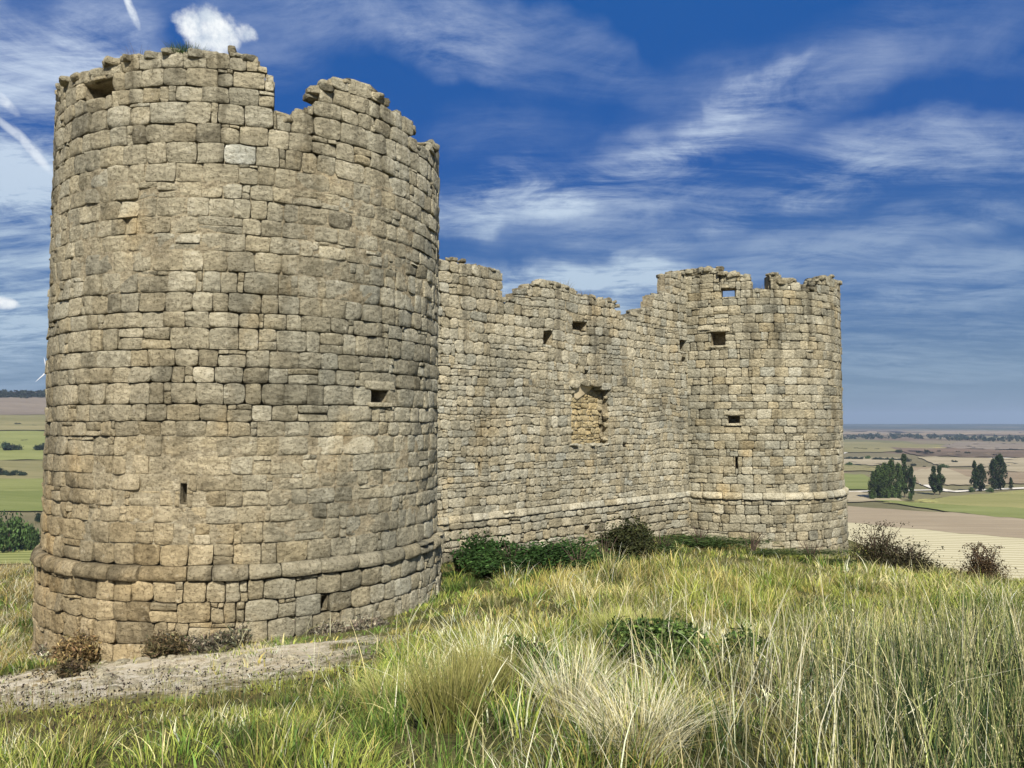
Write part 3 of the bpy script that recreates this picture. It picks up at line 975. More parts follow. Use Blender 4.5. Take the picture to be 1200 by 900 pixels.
    G4.add(Vb.reshape(-1, 3), np.stack([i * 20 + j, (i + 1) * 20 + j, (i + 1) * 20 + j + 1, i * 20 + j + 1], -1).reshape(-1, 4), 1, (.5, .9, 0), True)
    # rubble of the torn right jamb
    P, R_ = [], []
    for k in range(22):
        zz = r.uniform(b0, b1 - .1)
        dd = r.uniform(-.34, -.05)
        P.append(wal.P(a1 - abs(r.normal(0, .05)) - .0, zz, dd)); R_.append(r.uniform(.04, .09))
    rocks_geo(G4, np.array(P), np.array(R_), r, flat=.8, tone=(.45, .2), hue=1.0)
    # left jamb stones, thin
    P, R_ = [], []
    for k in range(7):
        P.append(wal.P(a0 + abs(r.normal(0, .03)), r.uniform(b0, b1), r.uniform(-.2, -.05))); R_.append(r.uniform(.05, .09))
    rocks_geo(G4, np.array(P), np.array(R_), r, flat=.8, tone=(.6, .12), hue=.6)
    # sill with rubble
    P = [wal.P(r.uniform(a0, a1), b0 + r.uniform(-.02, .04), r.uniform(-.3, .02)) for k in range(22)]
    rocks_geo(G4, np.array(P), r.uniform(.05, .11, 22), r, flat=.5, tone=(.82, .08), hue=.4)
    nich = G4.build('window_niche', [M_st_W, M_rec, stone_mat('ochre_niche_stone', 9.0, ochre=True)], o)
    nich['label'] = 'deep broken window niche with warm ochre masonry inside'
    # lintel stones over it: a shallow broken arch
    G5 = Geo()
    u = np.linspace(0, 1, 5)
    for k in range(4):
        x0, x1 = a0 - .12 + (a1 - a0 + .28) * k / 4, a0 - .12 + (a1 - a0 + .28) * (k + 1) / 4
        mid = (x0 + x1) / 2
        ark = .16 * (1 - ((mid - (a0 + a1) / 2) / ((a1 - a0) / 2)) ** 2)
        stl = np.array([[x0, x1, b1 - .02 + ark * .8, b1 + .26 + ark * .4 + r.uniform(-.03, .03)]])
        stone_geo(G5, wal, stl, gap=.02, depth=.35, bulge=.03, r=r, jit=.02, wob=0, tone=(.85, .08), round_=.2, rough=.02, lift=.02)
    G5.build('lintel', [M_st_W], o)
    # plastered vault patch under the lintel
    G6 = Geo()
    uu, vv = np.meshgrid(np.linspace(0, 1, 10), np.linspace(0, 1, 8), indexing='ij')
    aa = a0 + .02 + uu * (a1 - a0) * .62
    low = .50 * (1 - np.abs(uu - .35) * 1.1)
    bb = b1 + .16 - vv * low
    dd = -.03 - .20 * np.sqrt(np.clip(vv, 0, 1)) * (0.35 + .65 * uu) - .02
    G6.add(wal.P(aa, bb, dd - .02).reshape(-1, 3), np.array([(a * 8 + b, (a + 1) * 8 + b, (a + 1) * 8 + b + 1, a * 8 + b + 1) for a in range(9) for b in range(7)]), 0)
    po = G6.build('vault_plaster', [plain_mat('old_vault_plaster', (.50, .41, .26), .95, .2, 5)], o)
    sm = po.modifiers.new('thick', 'SOLIDIFY'); sm.thickness = .05
    return o
cw = build_wall()
# ------------------------------------------------------------------ leaves, trees and shrubs
M_leaf = tint_mat('leaf', .7, transl=.25)
M_grass = tint_mat('grass_blade', .65, transl=.15, spec=.2)
M_bark = plain_mat('grey_brown_bark', (.11, .085, .06), .95, .3, 6)
M_twig = plain_mat('dark_twig', (.075, .05, .038), .95, .3, 12)

def leaves(cent, size, r, tint, var=.22, flat=0.0, aspect=.6):
    """one small folded leaf face at each point"""
    N = len(cent)
    a = r.normal(size=(N, 3)); a /= np.linalg.norm(a, axis=1)[:, None]
    b = r.normal(size=(N, 3)); b -= (b * a).sum(1)[:, None] * a; b /= np.linalg.norm(b, axis=1)[:, None]
    if flat: a[:, 2] *= (1 - flat)
    sz = size * r.uniform(.6, 1.35, N)[:, None]
    c = np.asarray(cent)
    V = np.stack([c - a * sz, c + b * sz * aspect, c + a * sz, c - b * sz * aspect], 1)
    V += r.normal(0, .12, V.shape) * sz[:, None]
    t = np.asarray(tint, float)
    T = np.broadcast_to(t, (N, 3)) * np.exp(r.normal(0, var, N))[:, None] * (1 + r.normal(0, .06, (N, 3)))
    return V.reshape(-1, 3), np.arange(N * 4).reshape(-1, 4), np.clip(np.repeat(T, 4, 0), .004, .9)

def crown_points(n, r, blobs):
    """blobs: rows of (x, y, z, rx, ry, rz); points mostly near each blob's surface"""
    bl = np.array(blobs, float)
    w = (bl[:, 3] * bl[:, 4] * bl[:, 5]) ** .66
    k = r.choice(len(bl), n, p=w / w.sum())
    d = r.normal(size=(n, 3)); d /= np.linalg.norm(d, axis=1)[:, None]
    rad = r.random(n) ** .33
    rad = rad * (1 + r.normal(0, .10, n))
    return bl[k, :3] + d * rad[:, None] * bl[k, 3:], k

def poplar_mesh(seed, h=20.0, w=2.6, green=(.045, .075, .022), n=2600, gap=.1):
    """returns (crown object data, trunk data) for a columnar poplar of unit position"""
    r = np.random.default_rng(seed)
    blobs = []
    for k in range(46):
        z = h * (gap + (1 - gap) * r.random() ** .9)
        f = (z / h - gap) / (1 - gap)
        rad = w * (0.30 + .70 * min(1, f / .25)) * (1 - max(0, (f - .45) / .55) ** 1.6 * .86) * .5
        a = r.uniform(0, 6.28)
        q = rad * r.uniform(.2, .95)
        s = r.uniform(.35, .75) * w * .36
        blobs.append((q * math.cos(a), q * math.sin(a), z, s * .75, s * .75, s * r.uniform(1.3, 2.3)))
    P, k = crown_points(n, r, blobs)
    shade = np.exp(r.normal(0, .25, len(blobs)))[k]
    V, Q, T = leaves(P, h * .020, r, np.array(green)[None] * shade[:, None], .2)
    return V, Q, T

def trunk_geo(h, rad, r, limbs=4, lean=.03):
    G = Geo()
    p = [(0, 0, -.4)]
    for k in range(1, 6):
        p.append((r.normal(0, lean) * h * .2, r.normal(0, lean) * h * .2, h * k / 5))
    G.tube(p, [rad * (1.25 - .2 * k) for k in range(6)], 7)
    for k in range(limbs):
        z = h * r.uniform(.35, .85); a = r.uniform(0, 6.28); l = h * r.uniform(.18, .35)
        b = (0, 0, z)
        m = (math.cos(a) * l * .5, math.sin(a) * l * .5, z + l * .4)
        e = (math.cos(a) * l * .8, math.sin(a) * l * .8, z + l)
        G.tube([b, m, e], [rad * .45, rad * .3, rad * .1], 5)
    return G

def make_tree(name, label, cat, V, Q, T, h, rad, seed, limbs=4, group=None):
    r = np.random.default_rng(seed)
    t = empty(name); tag(t, label, cat, group)
    trunk_geo(h, rad, r, limbs).build('trunk', [M_bark], t)
    mesh_np('crown', V, Q, M_leaf, tint=T, parent=t)
    return t

protos = {}
def poplar(px, pyb, hpx, kind, label, group, wide=1.0, name='poplar_tree'):
    base = at_ground(np.array([px]), np.array([pyb]))[0]
    D = base[1]
    h = hpx / F * D
    if kind not in protos:
        green, w, n = {'dark': ((.034, .055, .018), 5.2, 4600), 'mid': ((.060, .090, .026), 6.4, 5000), 'dense': ((.030, .048, .017), 6.8, 4800), 'light': ((.075, .11, .035), 5.0, 2000)}[kind]
        V, Q, T = poplar_mesh(len(protos) + 60, 20, w, green, n, .06)
        t = make_tree(name, label, 'tree', V, Q, T, 17, .28, len(protos) + 70, 5, group)
        protos[kind] = t
    else:
        t = copy_tree(protos[kind]); t.name = name
        t['label'] = label
        if group: t['group'] = group
        elif 'group' in t: del t['group']
    t.location = base
    s = h / 20
    t.scale = (s * wide, s * wide, s)
    t.rotation_euler = (0, 0, random.uniform(0, 6.28))
    return t

g1 = 'poplars in the clump beyond the green strip'
poplar(1069, 583.5, 34, 'dark', 'dark slim poplar at the right end of the poplar clump', g1, .9)
poplar(1060.5, 583, 47, 'dark', 'tallest darkest poplar of the clump, its tip above the others', g1, 1.0)
poplar(1053, 584, 38, 'mid', 'green poplar just left of the tallest dark one in the clump', g1, 1.1)
poplar(1046, 584.5, 42, 'mid', 'tall pointed green poplar in the middle of the clump', g1, 1.15)
poplar(1038, 585, 39, 'mid', 'green poplar left of the clump\'s middle, slightly rounded top', g1, 1.2)
poplar(1030.5, 585, 36, 'mid', 'green poplar second from the left in the clump', g1, 1.3)
poplar(1024, 585, 30, 'mid', 'lower bushy poplar at the left edge of the clump', g1, 1.25)
g2 = 'pairs of poplars along the pale track'
poplar(1095, 580, 31, 'dark', 'left poplar of the lone pair right of the clump', g2, 1.35)
poplar(1101.5, 580, 31, 'dark', 'right poplar of the lone pair right of the clump', g2, 1.35)
poplar(1143, 576, 33, 'dark', 'thin pale-topped poplar left in the middle pair by the track', g2, 1.1)
poplar(1150, 576, 29, 'dense', 'shorter thick poplar right in the middle pair by the track', g2, 1.25)
poplar(1165, 574.5, 33, 'dense', 'shorter thick poplar left in the rightmost dark pair', g2, 1.15)
poplar(1172.5, 574.5, 38, 'dense', 'big dark poplar with tall pointed top in the rightmost pair', g2, 1.2)
poplar(1185, 574, 13, 'dense', 'small lone conical tree right of the last poplar pair', None, 1.2, 'small_tree')

def bush_mesh(seed, n, green, spread=(1, 1, .8), leaf=.09, blobs=14, var=.22):
    """a rounded bush about 2 m wide and 1.7 m high, on the origin"""
    r = np.random.default_rng(seed)
    bl = []
    for k in range(blobs):
        a = r.uniform(0, 6.28); q = math.sqrt(r.random()) * .68
        s = r.uniform(.28, .5)
        bl.append((q * math.cos(a) * spread[0], q * math.sin(a) * spread[1], (s * .7 + r.random() * (1.1 - q)) * spread[2], s * spread[0], s * spread[1], s * spread[2]))
    P, k = crown_points(n, r, bl)
    stray = r.random(len(P)) < .14
    P[stray] = P[stray] * np.array([1.12, 1.12, 1.2]) + r.normal(0, .10, (int(stray.sum()), 3)) * np.array([1, 1, .8])
    keepm = (P[:, 2] > -.05) & (vnoise(P[:, 0] * 3.2 + seed, P[:, 1] * 3.2, P[:, 2] * 3.2, seed=seed) > .30)
    P, k = P[keepm], k[keepm]
    sh = np.exp(r.normal(0, .2, len(bl)))[k]
    return leaves(P, leaf, r, np.array(green)[None] * sh[:, None], var)

def stem_geo(seed, n=10, h=1.2, sp=.6, rad=.018):
    r = np.random.default_rng(seed)
    G = Geo()
    for k in range(n):
        a = r.uniform(0, 6.28); l = h * r.uniform(.6, 1.1)
        q = sp * r.uniform(.2, 1)
        G.tube([(0.05 * math.cos(a), .05 * math.sin(a), -.1), (q * .4 * math.cos(a), q * .4 * math.sin(a), l * .5), (q * math.cos(a), q * math.sin(a), l)], [rad, rad * .7, rad * .3], 5)
    return G

bproto = {}
def far_bush(px, pyb, wpx, hpx, kind, label, name='round_tree', cat='tree', group=None):
    base = at_ground(np.array([px]), np.array([pyb]))[0]
    D = base[1]
    if kind not in bproto:
        green = {'dark': (.026, .036, .016), 'green': (.06, .10, .028), 'blue': (.028, .045, .026)}[kind]
        V, Q, T = bush_mesh(len(bproto) + 5, 1500, green, (1, 1, .9), .085, 12)
        t = empty(name); tag(t, label, cat, group)
        stem_geo(3, 6, 1.0, .5, .05).build('trunk', [M_bark], t)
        mesh_np('crown', V, Q, M_leaf, tint=T, parent=t)
        bproto[kind] = t
    else:
        t = copy_tree(bproto[kind]); t.name = name
        t['label'] = label; t['category'] = cat
        if group: t['group'] = group
        elif 'group' in t: del t['group']
    t.location = base + np.array([0, 0, -.1])
    k = wpx / F * D / 2.1
    t.scale = (k, k, hpx / F * D / 1.55)
    t.rotation_euler = (0, 0, random.uniform(0, 6.28))
    return t

for a in [(1054, 530.5, 10, 6, 'dark', 'dark flat-crowned tree alone in the brown fields, left of the others'),
          (1076, 531.5, 5, 5, 'dark', 'small round tree between the flat-crowned tree and the ragged group'),
          (1086.5, 530.5, 6, 6, 'dark', 'taller of two touching trees in the middle of the brown fields'),
          (1092, 532, 6, 5, 'dark', 'lower of two touching trees in the middle of the brown fields'),
          (1100.5, 530, 5, 4, 'dark', 'small tree just right of the two touching trees'),
          (1122.5, 530.5, 6, 3, 'dark', 'low wide bush left of the rightmost dark round tree'),
          (1133.5, 532, 8, 4.5, 'dark', 'rightmost dark round tree in the distant brown fields'),
          (1119, 542.5, 7, 5.5, 'dark', 'dark round tree above the light green bush'),
          (1106, 549, 13, 8, 'green', 'light green round-topped tree in the tan fields'),
          (995, 546, 9, 7, 'green', 'light green round tree close to the far tower'),
          (1070, 546, 8, 5, 'dark', 'dark bush just behind the tallest poplar\'s tip'),
          (1017, 538.5, 9, 6.5, 'green', 'greener bush standing in front of the long hedge'),
          (1160, 577, 10, 8, 'green', 'light green bush between the middle and right poplar pairs'),
          (1139, 577, 7, 9, 'green', 'green bush at the foot of the thin pale-topped poplar'),
          (1022, 586, 6, 11, 'green', 'pale bush at the left foot of the poplar clump'),
          (1066.5, 586, 6, 14, 'green', 'pale young tree at the right foot of the poplar clump'),
          (988, 592.5, 14, 17, 'blue', 'dark bush peeping out behind the far tower\'s right edge')]:
    far_bush(*a)
for k, (x, y) in enumerate([(1003, 526), (1008, 526.5), (1014, 527), (1027, 527)]):
    far_bush(x, y, 6, 2.4, 'dark', 'low bush in the short dark row left of the flat-crowned tree', 'bush', 'bush', 'bushes in the short far row')
for k, x in enumerate([987, 994, 1001, 1008, 1026, 1034, 1041, 1048, 1056]):
    far_bush(x, 538.5 + (x - 987) * .025, 10, 5.5, 'blue', 'dark bush of the long hedge across the plain right of the tower', 'hedge_bush', 'bush', 'bushes of the long hedge')
far_bush(1062.5, 541, 12, 8.5, 'dark', 'big dark round tree at the right end of the long hedge')
for k, (x, y) in enumerate([(993, 547.5), (1002, 549), (1010, 550), (1017, 551), (1122, 550), (1128, 551), (1083, 547), (1046, 541)]):
    far_bush(x, y, 4.5, 2, 'dark', 'tiny dark shrub scattered along a field edge', 'shrub', 'shrub', 'tiny shrubs on the field edges')
# left valley
for a in [(12, 528.5, 25, 15, 'blue', 'dark rounded bush in the bright green meadow left of the tower'),
          (49, 528.5, 18, 15, 'blue', 'dark bush in the meadow half hidden by the near tower\'s left edge'),
          (2, 558, 16, 14, 'blue', 'left bush of the dark row in the valley'),
          (14, 558.5, 14, 11, 'blue', 'middle bush of the dark row in the valley'),
          (26, 558.5, 14, 10, 'blue', 'right low bush of the dark row in the valley'),
          (28, 517, 9, 3, 'dark', 'small flat bush near the top of the green meadow'),
          (21, 498.5, 8, 5, 'dark', 'dark bush on the brown slope under the ploughed hill'),
          (42, 500, 8, 3, 'dark', 'flat scrub patch on the brown slope beside the tower'),
          (12, 648, 46, 60, 'green', 'large leafy tree at the left picture edge, tallest of the valley trees'),
          (34, 646, 26, 46, 'green', 'lighter leafy tree right of the large valley tree'),
          (47, 612, 16, 17, 'blue', 'small dark tree beside the near tower\'s left edge'),
          (-8, 640, 30, 52, 'green', 'pale green tree cut by the left picture edge')]:
    far_bush(*a)

# far woods that read as one mass
def wood(name, pts, n, hpx, depth_px, green, leaf, seed):
    r = np.random.default_rng(seed)
    P = np.array(pts, float)
    x = r.uniform(P[0, 0], P[-1, 0], n)
    y = np.interp(x, P[:, 0], P[:, 1]) + r.uniform(-depth_px, 0, n)
    c = vnoise(x * .25, y * 2.0, seed=seed)
    ok = c > .36
    x, y = x[ok], y[ok]
    B = at_ground(x, y)
    D = B[:, 1]
    hh = hpx / F * D * (.4 + .9 * vnoise(x * .9, y * 1.5, seed=seed + 2))
    V, Q, T = [], [], []
    m = 26
    d = r.normal(size=(len(x), m, 3)); d /= np.linalg.norm(d, axis=2)[..., None]
    C = B[:, None, :] + d * np.stack([hh * .62, hh * .62, hh * .5], -1)[:, None, :] * r.uniform(.5, 1, (len(x), m, 1)) + np.array([0, 0, 1]) * (hh * .5)[:, None, None]
    sz = (hh * .26)[:, None].repeat(m, 1).ravel()[:, None]
    V, Q, T = leaves(C.reshape(-1, 3), sz, r, green, .25)
    o = mesh_np(name, V, Q, M_leaf, tint=T)
    tag(o, None, None, None, 'stuff')
    return o
w1 = wood('distant_woodland', [(900, 515), (985, 516), (1060, 514.5), (1120, 516.5), (1320, 521)], 760, 3.6, 4.5, (.026, .04, .022), 1, 91)
w1['label'] = 'long blue-green band of riverside woodland far across the plain'
w2 = wood('ridge_woodland', [(-180, 468), (0, 467.5), (30, 468.5), (60, 467), (220, 468)], 1500, 4.5, 7, (.022, .03, .016), 1, 92)
w2['label'] = 'dark pine woodland along the ridge on the left horizon'

# ---------- shrubs against the castle
def shrub(px, py, wx, wy, h, seed, green, label, n, leaf, name='shrub', cat='shrub', stems=12, dry=0.0, yaw=0.0, blobs=16, push=0.0):
    base = at_ground(np.array([px]), np.array([py]))[0]
    V, Q, T = bush_mesh(seed, n, green, (1, 1, .8), leaf / max(wx, .3), blobs, .38)
    t = empty(name); tag(t, label, cat)
    stem_geo(seed, stems, .72, .5, .016).build('stem', [M_twig], t)
    V = V * np.array([wx, wy, h / 1.15]); V[:, 2] -= .04
    o = mesh_np('foliage', V, Q, M_leaf, tint=T, parent=t)
    t.children[0].scale = (wx, wy, h)
    t.location = base
    t.rotation_euler = (0, 0, yaw)
    return t
YW = math.atan2(DW[1], DW[0])
DG = (.030, .058, .014)
shrub(572, 668, 1.05, .7, 1.0, 201, (.026, .055, .013), 'tall dark green shrub against the wall foot, the left peak of the thicket', 6500, .055, yaw=YW, blobs=12)
shrub(600, 671, 1.25, .75, .72, 202, (.034, .066, .016), 'lower green shrub second from the left in the thicket by the wall', 6500, .055, yaw=YW, blobs=11)
shrub(638, 669, 1.4, .8, .84, 203, (.030, .062, .015), 'broad green shrub in the middle of the thicket below the window niche', 8000, .055, yaw=YW, blobs=12)
shrub(678, 669, 1.2, .75, .72, 210, (.040, .070, .018), 'green shrub right of the broad middle one in the thicket', 6500, .055, yaw=YW, blobs=10)
shrub(708, 665, 1.1, .7, .55, 211, (.046, .074, .020), 'small light green shrub at the right end of the thicket', 5000, .05, yaw=YW, blobs=9)
shrub(538, 673, .7, .5, .34, 204, (.040, .075, .016), 'low bright weeds in the corner between near tower and wall', 5000, .05, yaw=YW, blobs=9)
shrub(743, 655, .95, .75, .98, 205, (.036, .040, .014), 'dark olive round bush in front of the wall, right of the thicket', 9000, .045, blobs=15)
shrub(775, 650, .8, .6, .6, 206, (.045, .065, .02), 'small green bush between the dark round bush and the far tower', 5000, .05)
shrub(820, 641, 1.7, .8, .62, 207, (.036, .060, .016), 'low green weeds at the left foot of the far tower', 9000, .05, blobs=22)
shrub(880, 649, 1.8, .7, .42, 208, (.042, .062, .018), 'very low green weeds under the middle of the far tower', 8000, .05, blobs=22)
shrub(950, 660, 1.4, .6, .38, 209, (.055, .070, .022), 'very low pale weeds at the right foot of the far tower', 6000, .05, blobs=20)

def bramble(x, y, w, h, seed, label, tone, nst=34, arch=1.0, name='bramble_bush'):
    r = np.random.default_rng(seed)
    base = np.array([x, y, float(ground_z(x, y))])
    t = empty(name); tag(t, label, 'bush')
    G = Geo(); P = []
    for k in range(nst):
        a = r.uniform(0, 6.28); q = w * r.uniform(.25, 1.0); l = h * r.uniform(.45, 1.0)
        x0, y0 = r.normal(0, w * .22), r.normal(0, w * .15)
        u = np.linspace(0, 1, 8)
        X = x0 + math.cos(a) * q * u ** 1.2 * .8; Y = y0 + math.sin(a) * q * u ** 1.2 * .6
        Z = l * (1 - (1 - u * 1.15) ** 2) * arch + r.normal(0, .02, 8)
        pts = np.stack([X + r.normal(0, .025, 8), Y + r.normal(0, .025, 8), np.maximum(Z, -.02)], -1)
        G.tube([tuple(p) for p in pts], list(np.linspace(.012, .004, 8)), 4)
        for _ in range(26):
            v = r.random() ** .7
            i = min(6, int(v * 7))
            p = pts[i] + (pts[i + 1] - pts[i]) * (v * 7 - i)
            P.append(p + r.normal(0, .06 * w, 3))
    G.build('stem', [M_twig], t)
    P = np.array(P)
    core = r.normal(size=(int(5500 * w), 3)) * np.array([w * .42, w * .30, h * .17]) + np.array([0, 0, h * .22])
    P = np.concatenate([P, core[core[:, 2] > -.05]])
    V, Q, T = leaves(P, .030, r, tone, .35)
    mesh_np('foliage', V, Q, M_leaf, tint=T, parent=t)
    t.location = base
    return t
bramble(12.35, 26.2, 1.1, 1.5, 301, 'tall dark bramble with arching twigs right of the far tower', (.048, .042, .020), 40)
bramble(13.3, 26.0, 1.0, .95, 302, 'low dark bramble mound between the tall bramble and the reddish bush', (.042, .038, .018), 34)
bramble(15.6, 25.7, .80, 1.22, 303, 'round reddish-brown dry bush on the hill edge at the right', (.085, .058, .028), 60)

# little dry shrubs along the near tower's foot
def tussock(px, py, w, h, seed, cols, label, n, name='dry_shrub', cat='shrub', width=.006, bend=.5, loc=None, jut=.15):
    r = np.random.default_rng(seed)
    base = at_ground(np.array([px]), np.array([py]))[0] if loc is None else np.array(loc)
    V, Q, T = blades_local(n, w, h, r, cols, width, bend, jut)
    o = mesh_np(name, V, Q, M_grass, tint=T)
    o.location = base
    tag(o, label, cat)
    return o

def ribbon(base, d, h, lean, bend, width, r, levels=5):
    """blades as ribbons: base (N,3), d = lean direction angle, lean/bend amounts"""
    N = len(base)
    u = np.linspace(0, 1, levels)[None, :]
    dirx, diry = np.cos(d)[:, None], np.sin(d)[:, None]
    out = h[:, None] * (lean[:, None] * u + bend[:, None] * u ** 2.3)
    up = h[:, None] * (u - .38 * np.minimum(bend, 1.4)[:, None] * u ** 2.6)
    side = r.uniform(0, np.pi, N)[:, None] * 1.0
    sx, sy = np.cos(side), np.sin(side)
    w = width[:, None] * np.clip(1 - u ** 1.6, .06, 1) * .5
    C = np.stack([base[:, 0:1] + dirx * out, base[:, 1:2] + diry * out, base[:, 2:3] + up], -1)
    O = np.stack([sx * w, sy * w, np.zeros_like(w)], -1)
    V = np.stack([C - O, C + O], 2)              # N, levels, 2, 3
    n = levels * 2
    k = np.arange(levels - 1)
    q = np.stack([k * 2, k * 2 + 1, k * 2 + 3, k * 2 + 2], -1)
    Q = (np.arange(N) * n)[:, None, None] + q[None]
    return V.reshape(-1, 3), Q.reshape(-1, 4), u

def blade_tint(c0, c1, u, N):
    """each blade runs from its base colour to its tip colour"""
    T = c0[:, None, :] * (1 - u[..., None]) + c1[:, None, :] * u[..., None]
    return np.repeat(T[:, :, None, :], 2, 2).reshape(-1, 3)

def pick(cols, n, r, var=.18):
    cols = np.array(cols, float)
    k = r.integers(0, len(cols), n)
    return np.clip(cols[k] * np.exp(r.normal(0, var, n))[:, None], .005, .9)

def blades_local(n, w, h, r, cols, width, bend, jut=.15):
    a = r.uniform(0, 6.28, n); q = np.sqrt(r.random(n)) * w * .45
    base = np.stack([np.cos(a) * q, np.sin(a) * q, -.03 + 0 * q], -1)
    hh = h * r.uniform(.55, 1.1, n)
    V, Q, u = ribbon(base, a + r.normal(0, .5, n), hh, r.uniform(.05, .5, n) * (jut * 2 + q / max(w * .45, .01)), bend * r.uniform(.2, 1.1, n), width * r.uniform(.7, 1.4, n), r)
    c0 = pick(cols[0], n, r); c1 = pick(cols[1], n, r)
    return V, Q, blade_tint(c0, c1, u, n)

def cushion(px, py, w, h, seed, col, label, n=2600, leaf=.045, name='dry_shrub', cat='shrub'):
    """low dry shrub: twiggy needle-like leaves in an uneven dome, with bare stems showing"""
    r = np.random.default_rng(seed)
    base = at_ground(np.array([px]), np.array([py]))[0]
    t = empty(name, base); tag(t, label, cat)
    stem_geo(seed, 16, h * .95, w * .42, .008).build('stem', [M_twig], t)
    bl = [(r.normal(0, w * .2), r.normal(0, w * .16), h * r.uniform(.15, .5), w * r.uniform(.16, .3), w * r.uniform(.16, .3), h * r.uniform(.25, .5)) for k in range(13)]
    P, k = crown_points(n, r, bl)
    m = P[:, 2] > -.04; P, k = P[m], k[m]
    P = P + r.normal(0, .025, P.shape)
    cols = np.array(col)[r.integers(0, len(col), len(P))] * np.exp(r.normal(0, .25, 13))[k][:, None]
    V, Q, T = leaves(P, leaf, r, cols, .3, aspect=.22 if cat == 'shrub' else .4)
    mesh_np('foliage', V, Q, M_leaf, tint=T, parent=t)
BROWN = [(.16, .11, .045), (.26, .18, .075), (.34, .25, .12), (.10, .07, .035)]
GREYV = [(.21, .18, .125), (.32, .28, .20), (.13, .115, .08)]
DKBR = [(.075, .058, .028), (.12, .095, .045), (.18, .135, .07), (.05, .045, .022)]
GREYL = [(.12, .105, .07), (.18, .155, .105), (.26, .225, .155), (.07, .064, .042), (.10, .11, .06)]
cushion(58, 774, .8, .42, 401, GREYV, 'grey dry shrub at the left corner of the near tower\'s foot')
cushion(92, 779, .95, .60, 402, BROWN, 'golden-brown dry shrub at the near tower\'s foot, biggest of the row', 3200)
cushion(141, 771, .75, .46, 403, DKBR, 'dark brown shrub second in the row along the tower foot')
cushion(190, 768, .8, .44, 404, DKBR, 'dark olive-brown shrub third in the row along the tower foot')
cushion(80, 793, .5, .24, 405, DKBR, 'small dark tuft on the sand in front of the row of dry shrubs', 900)
cushion(236, 762, 1.1, .36, 406, GREYL, 'low grey shrub where the row of shrubs meets the bare sand', 3000)
cushion(283, 751, 1.3, .55, 407, GREYL, 'wide dark grey low shrub under the middle of the near tower', 4200)
cushion(328, 739, 1.3, .55, 408, GREYL, 'dark grey shrub left of the pale thistle', 4200)
cushion(352, 717, .6, .42, 409, DKBR, 'small dark green-brown shrub touching the wall beside the drain hole', 2000)
cushion(375, 740, 1.2, .30, 410, GREYV, 'low pale grey shrub right of the thistle', 3200)
cushion(428, 709, 1.1, .42, 411, GREYL, 'grey shrub right of the drain hole against the tower foot', 3200)
cushion(432, 735, .6, .2, 412, GREYV, 'small whitish grey cushion plant out on the short turf', 1400)

def thistle():
    r = np.random.default_rng(431)
    base = at_ground(np.array([350]), np.array([742]))[0]
    t = empty('thistle', base); tag(t, 'pale dry thistle with spreading spiny heads in front of the grey shrubs', 'thistle')
    G = Geo(); tips = []
    for k in range(11):
        a = r.uniform(0, 6.28); l = r.uniform(.3, .5); q = r.uniform(.08, .32)
        e = (q * math.cos(a), q * math.sin(a), l)
        G.tube([(0, 0, -.03), (q * .3 * math.cos(a), q * .3 * math.sin(a), l * .55), e], [.010, .008, .005], 5, 0)
        tips.append(e)
    G.build('stem', [plain_mat('dry_thistle_stem', (.42, .33, .20), .9, .2)], t)
    for e in tips:
        P = np.array(e) + r.normal(0, .022, (30, 3))
        V, Q, T = leaves(P, .034, r, (.60, .52, .38), .15, aspect=.22)
        mesh_np('flower_head', V, Q, M_leaf, tint=T, parent=t)
thistle()
# ------------------------------------------------------------------ grass (uncountable)
def tower_free(x, y):
    ok = (np.hypot(x - CA[0], y - CA[1]) > 4.12) & (np.hypot(x - CB[0], y - CB[1]) > 4.12)
    s = (x - W0[0]) * NW[0] + (y - W0[1]) * NW[1]
    a = (x - W0[0]) * DW[0] + (y - W0[1]) * DW[1]
    return ok & ~((s < .12) & (a > 0) & (a < 20.1))

def in_view(x, y, m=1.12):
    return (np.abs(x) < (y * .69 + .6) * m + 1.5) & (y > 1.2)

TUSS = [(528, 852, .40), (565, 818, .42), (728, 750, .5), (768, 772, .85), (618, 790, .4), (670, 836, .35)]
def near_tussock(x, y):
    m = np.zeros(len(x))
    for (px, py, rad) in TUSS:
        cx, cy = W(px, py)
        m = np.maximum(m, sstep(rad * 1.25, rad * .7, np.hypot(x - cx, (y - cy) * .8)))
        m = np.maximum(m, .75 * sstep(rad * 1.2, rad * .6, np.hypot(x - cx, (y - cy + rad * 1.2) * .7)))   # and low growth in front of them
    return m

def sand_mask(x, y):
    dx = (x + 7.0) / 4.3
    dy = (y - (9.9 + (x + 6.4) * .24)) / 2.8
    return dx * dx + dy * dy + (fbm(x * .7, y * .7, seed=71) - .5) * 2.8

def scatter(n, y0, y1, r, pw=1.0):
    """points over the view wedge between two distances, even per unit of ground"""
    y = np.sqrt(r.uniform(y0 * y0, y1 * y1, n)) if pw == 1 else r.uniform(y0, y1, n)
    x = r.uniform(-1, 1, n) * ((y * .69 + .6) * 1.1 + 1.6)
    return x, y

def W(px, py):
    p = at_ground(np.array([px], float), np.array([py], float))[0]
    return p[0], p[1]

def spot(x, y, cx, cy, rx, ry=None):
    ry = ry or rx
    return np.exp(-((x - cx) / rx) ** 2 - ((y - cy) / ry) ** 2)

C_STRAW = np.array((.56, .48, .24)); C_PALE = np.array((.74, .69, .50)); C_GOLD = np.array((.44, .34, .105)); C_YG = np.array((.31, .33, .065))
C_GREEN = np.array((.115, .20, .032)); C_DKGR = np.array((.035, .068, .015)); C_OLIVE = np.array((.15, .145, .04)); C_BRN = np.array((.19, .13, .055))
PAL = np.stack([C_STRAW, C_PALE, C_GOLD, C_YG, C_GREEN, C_DKGR, C_OLIVE, C_BRN])

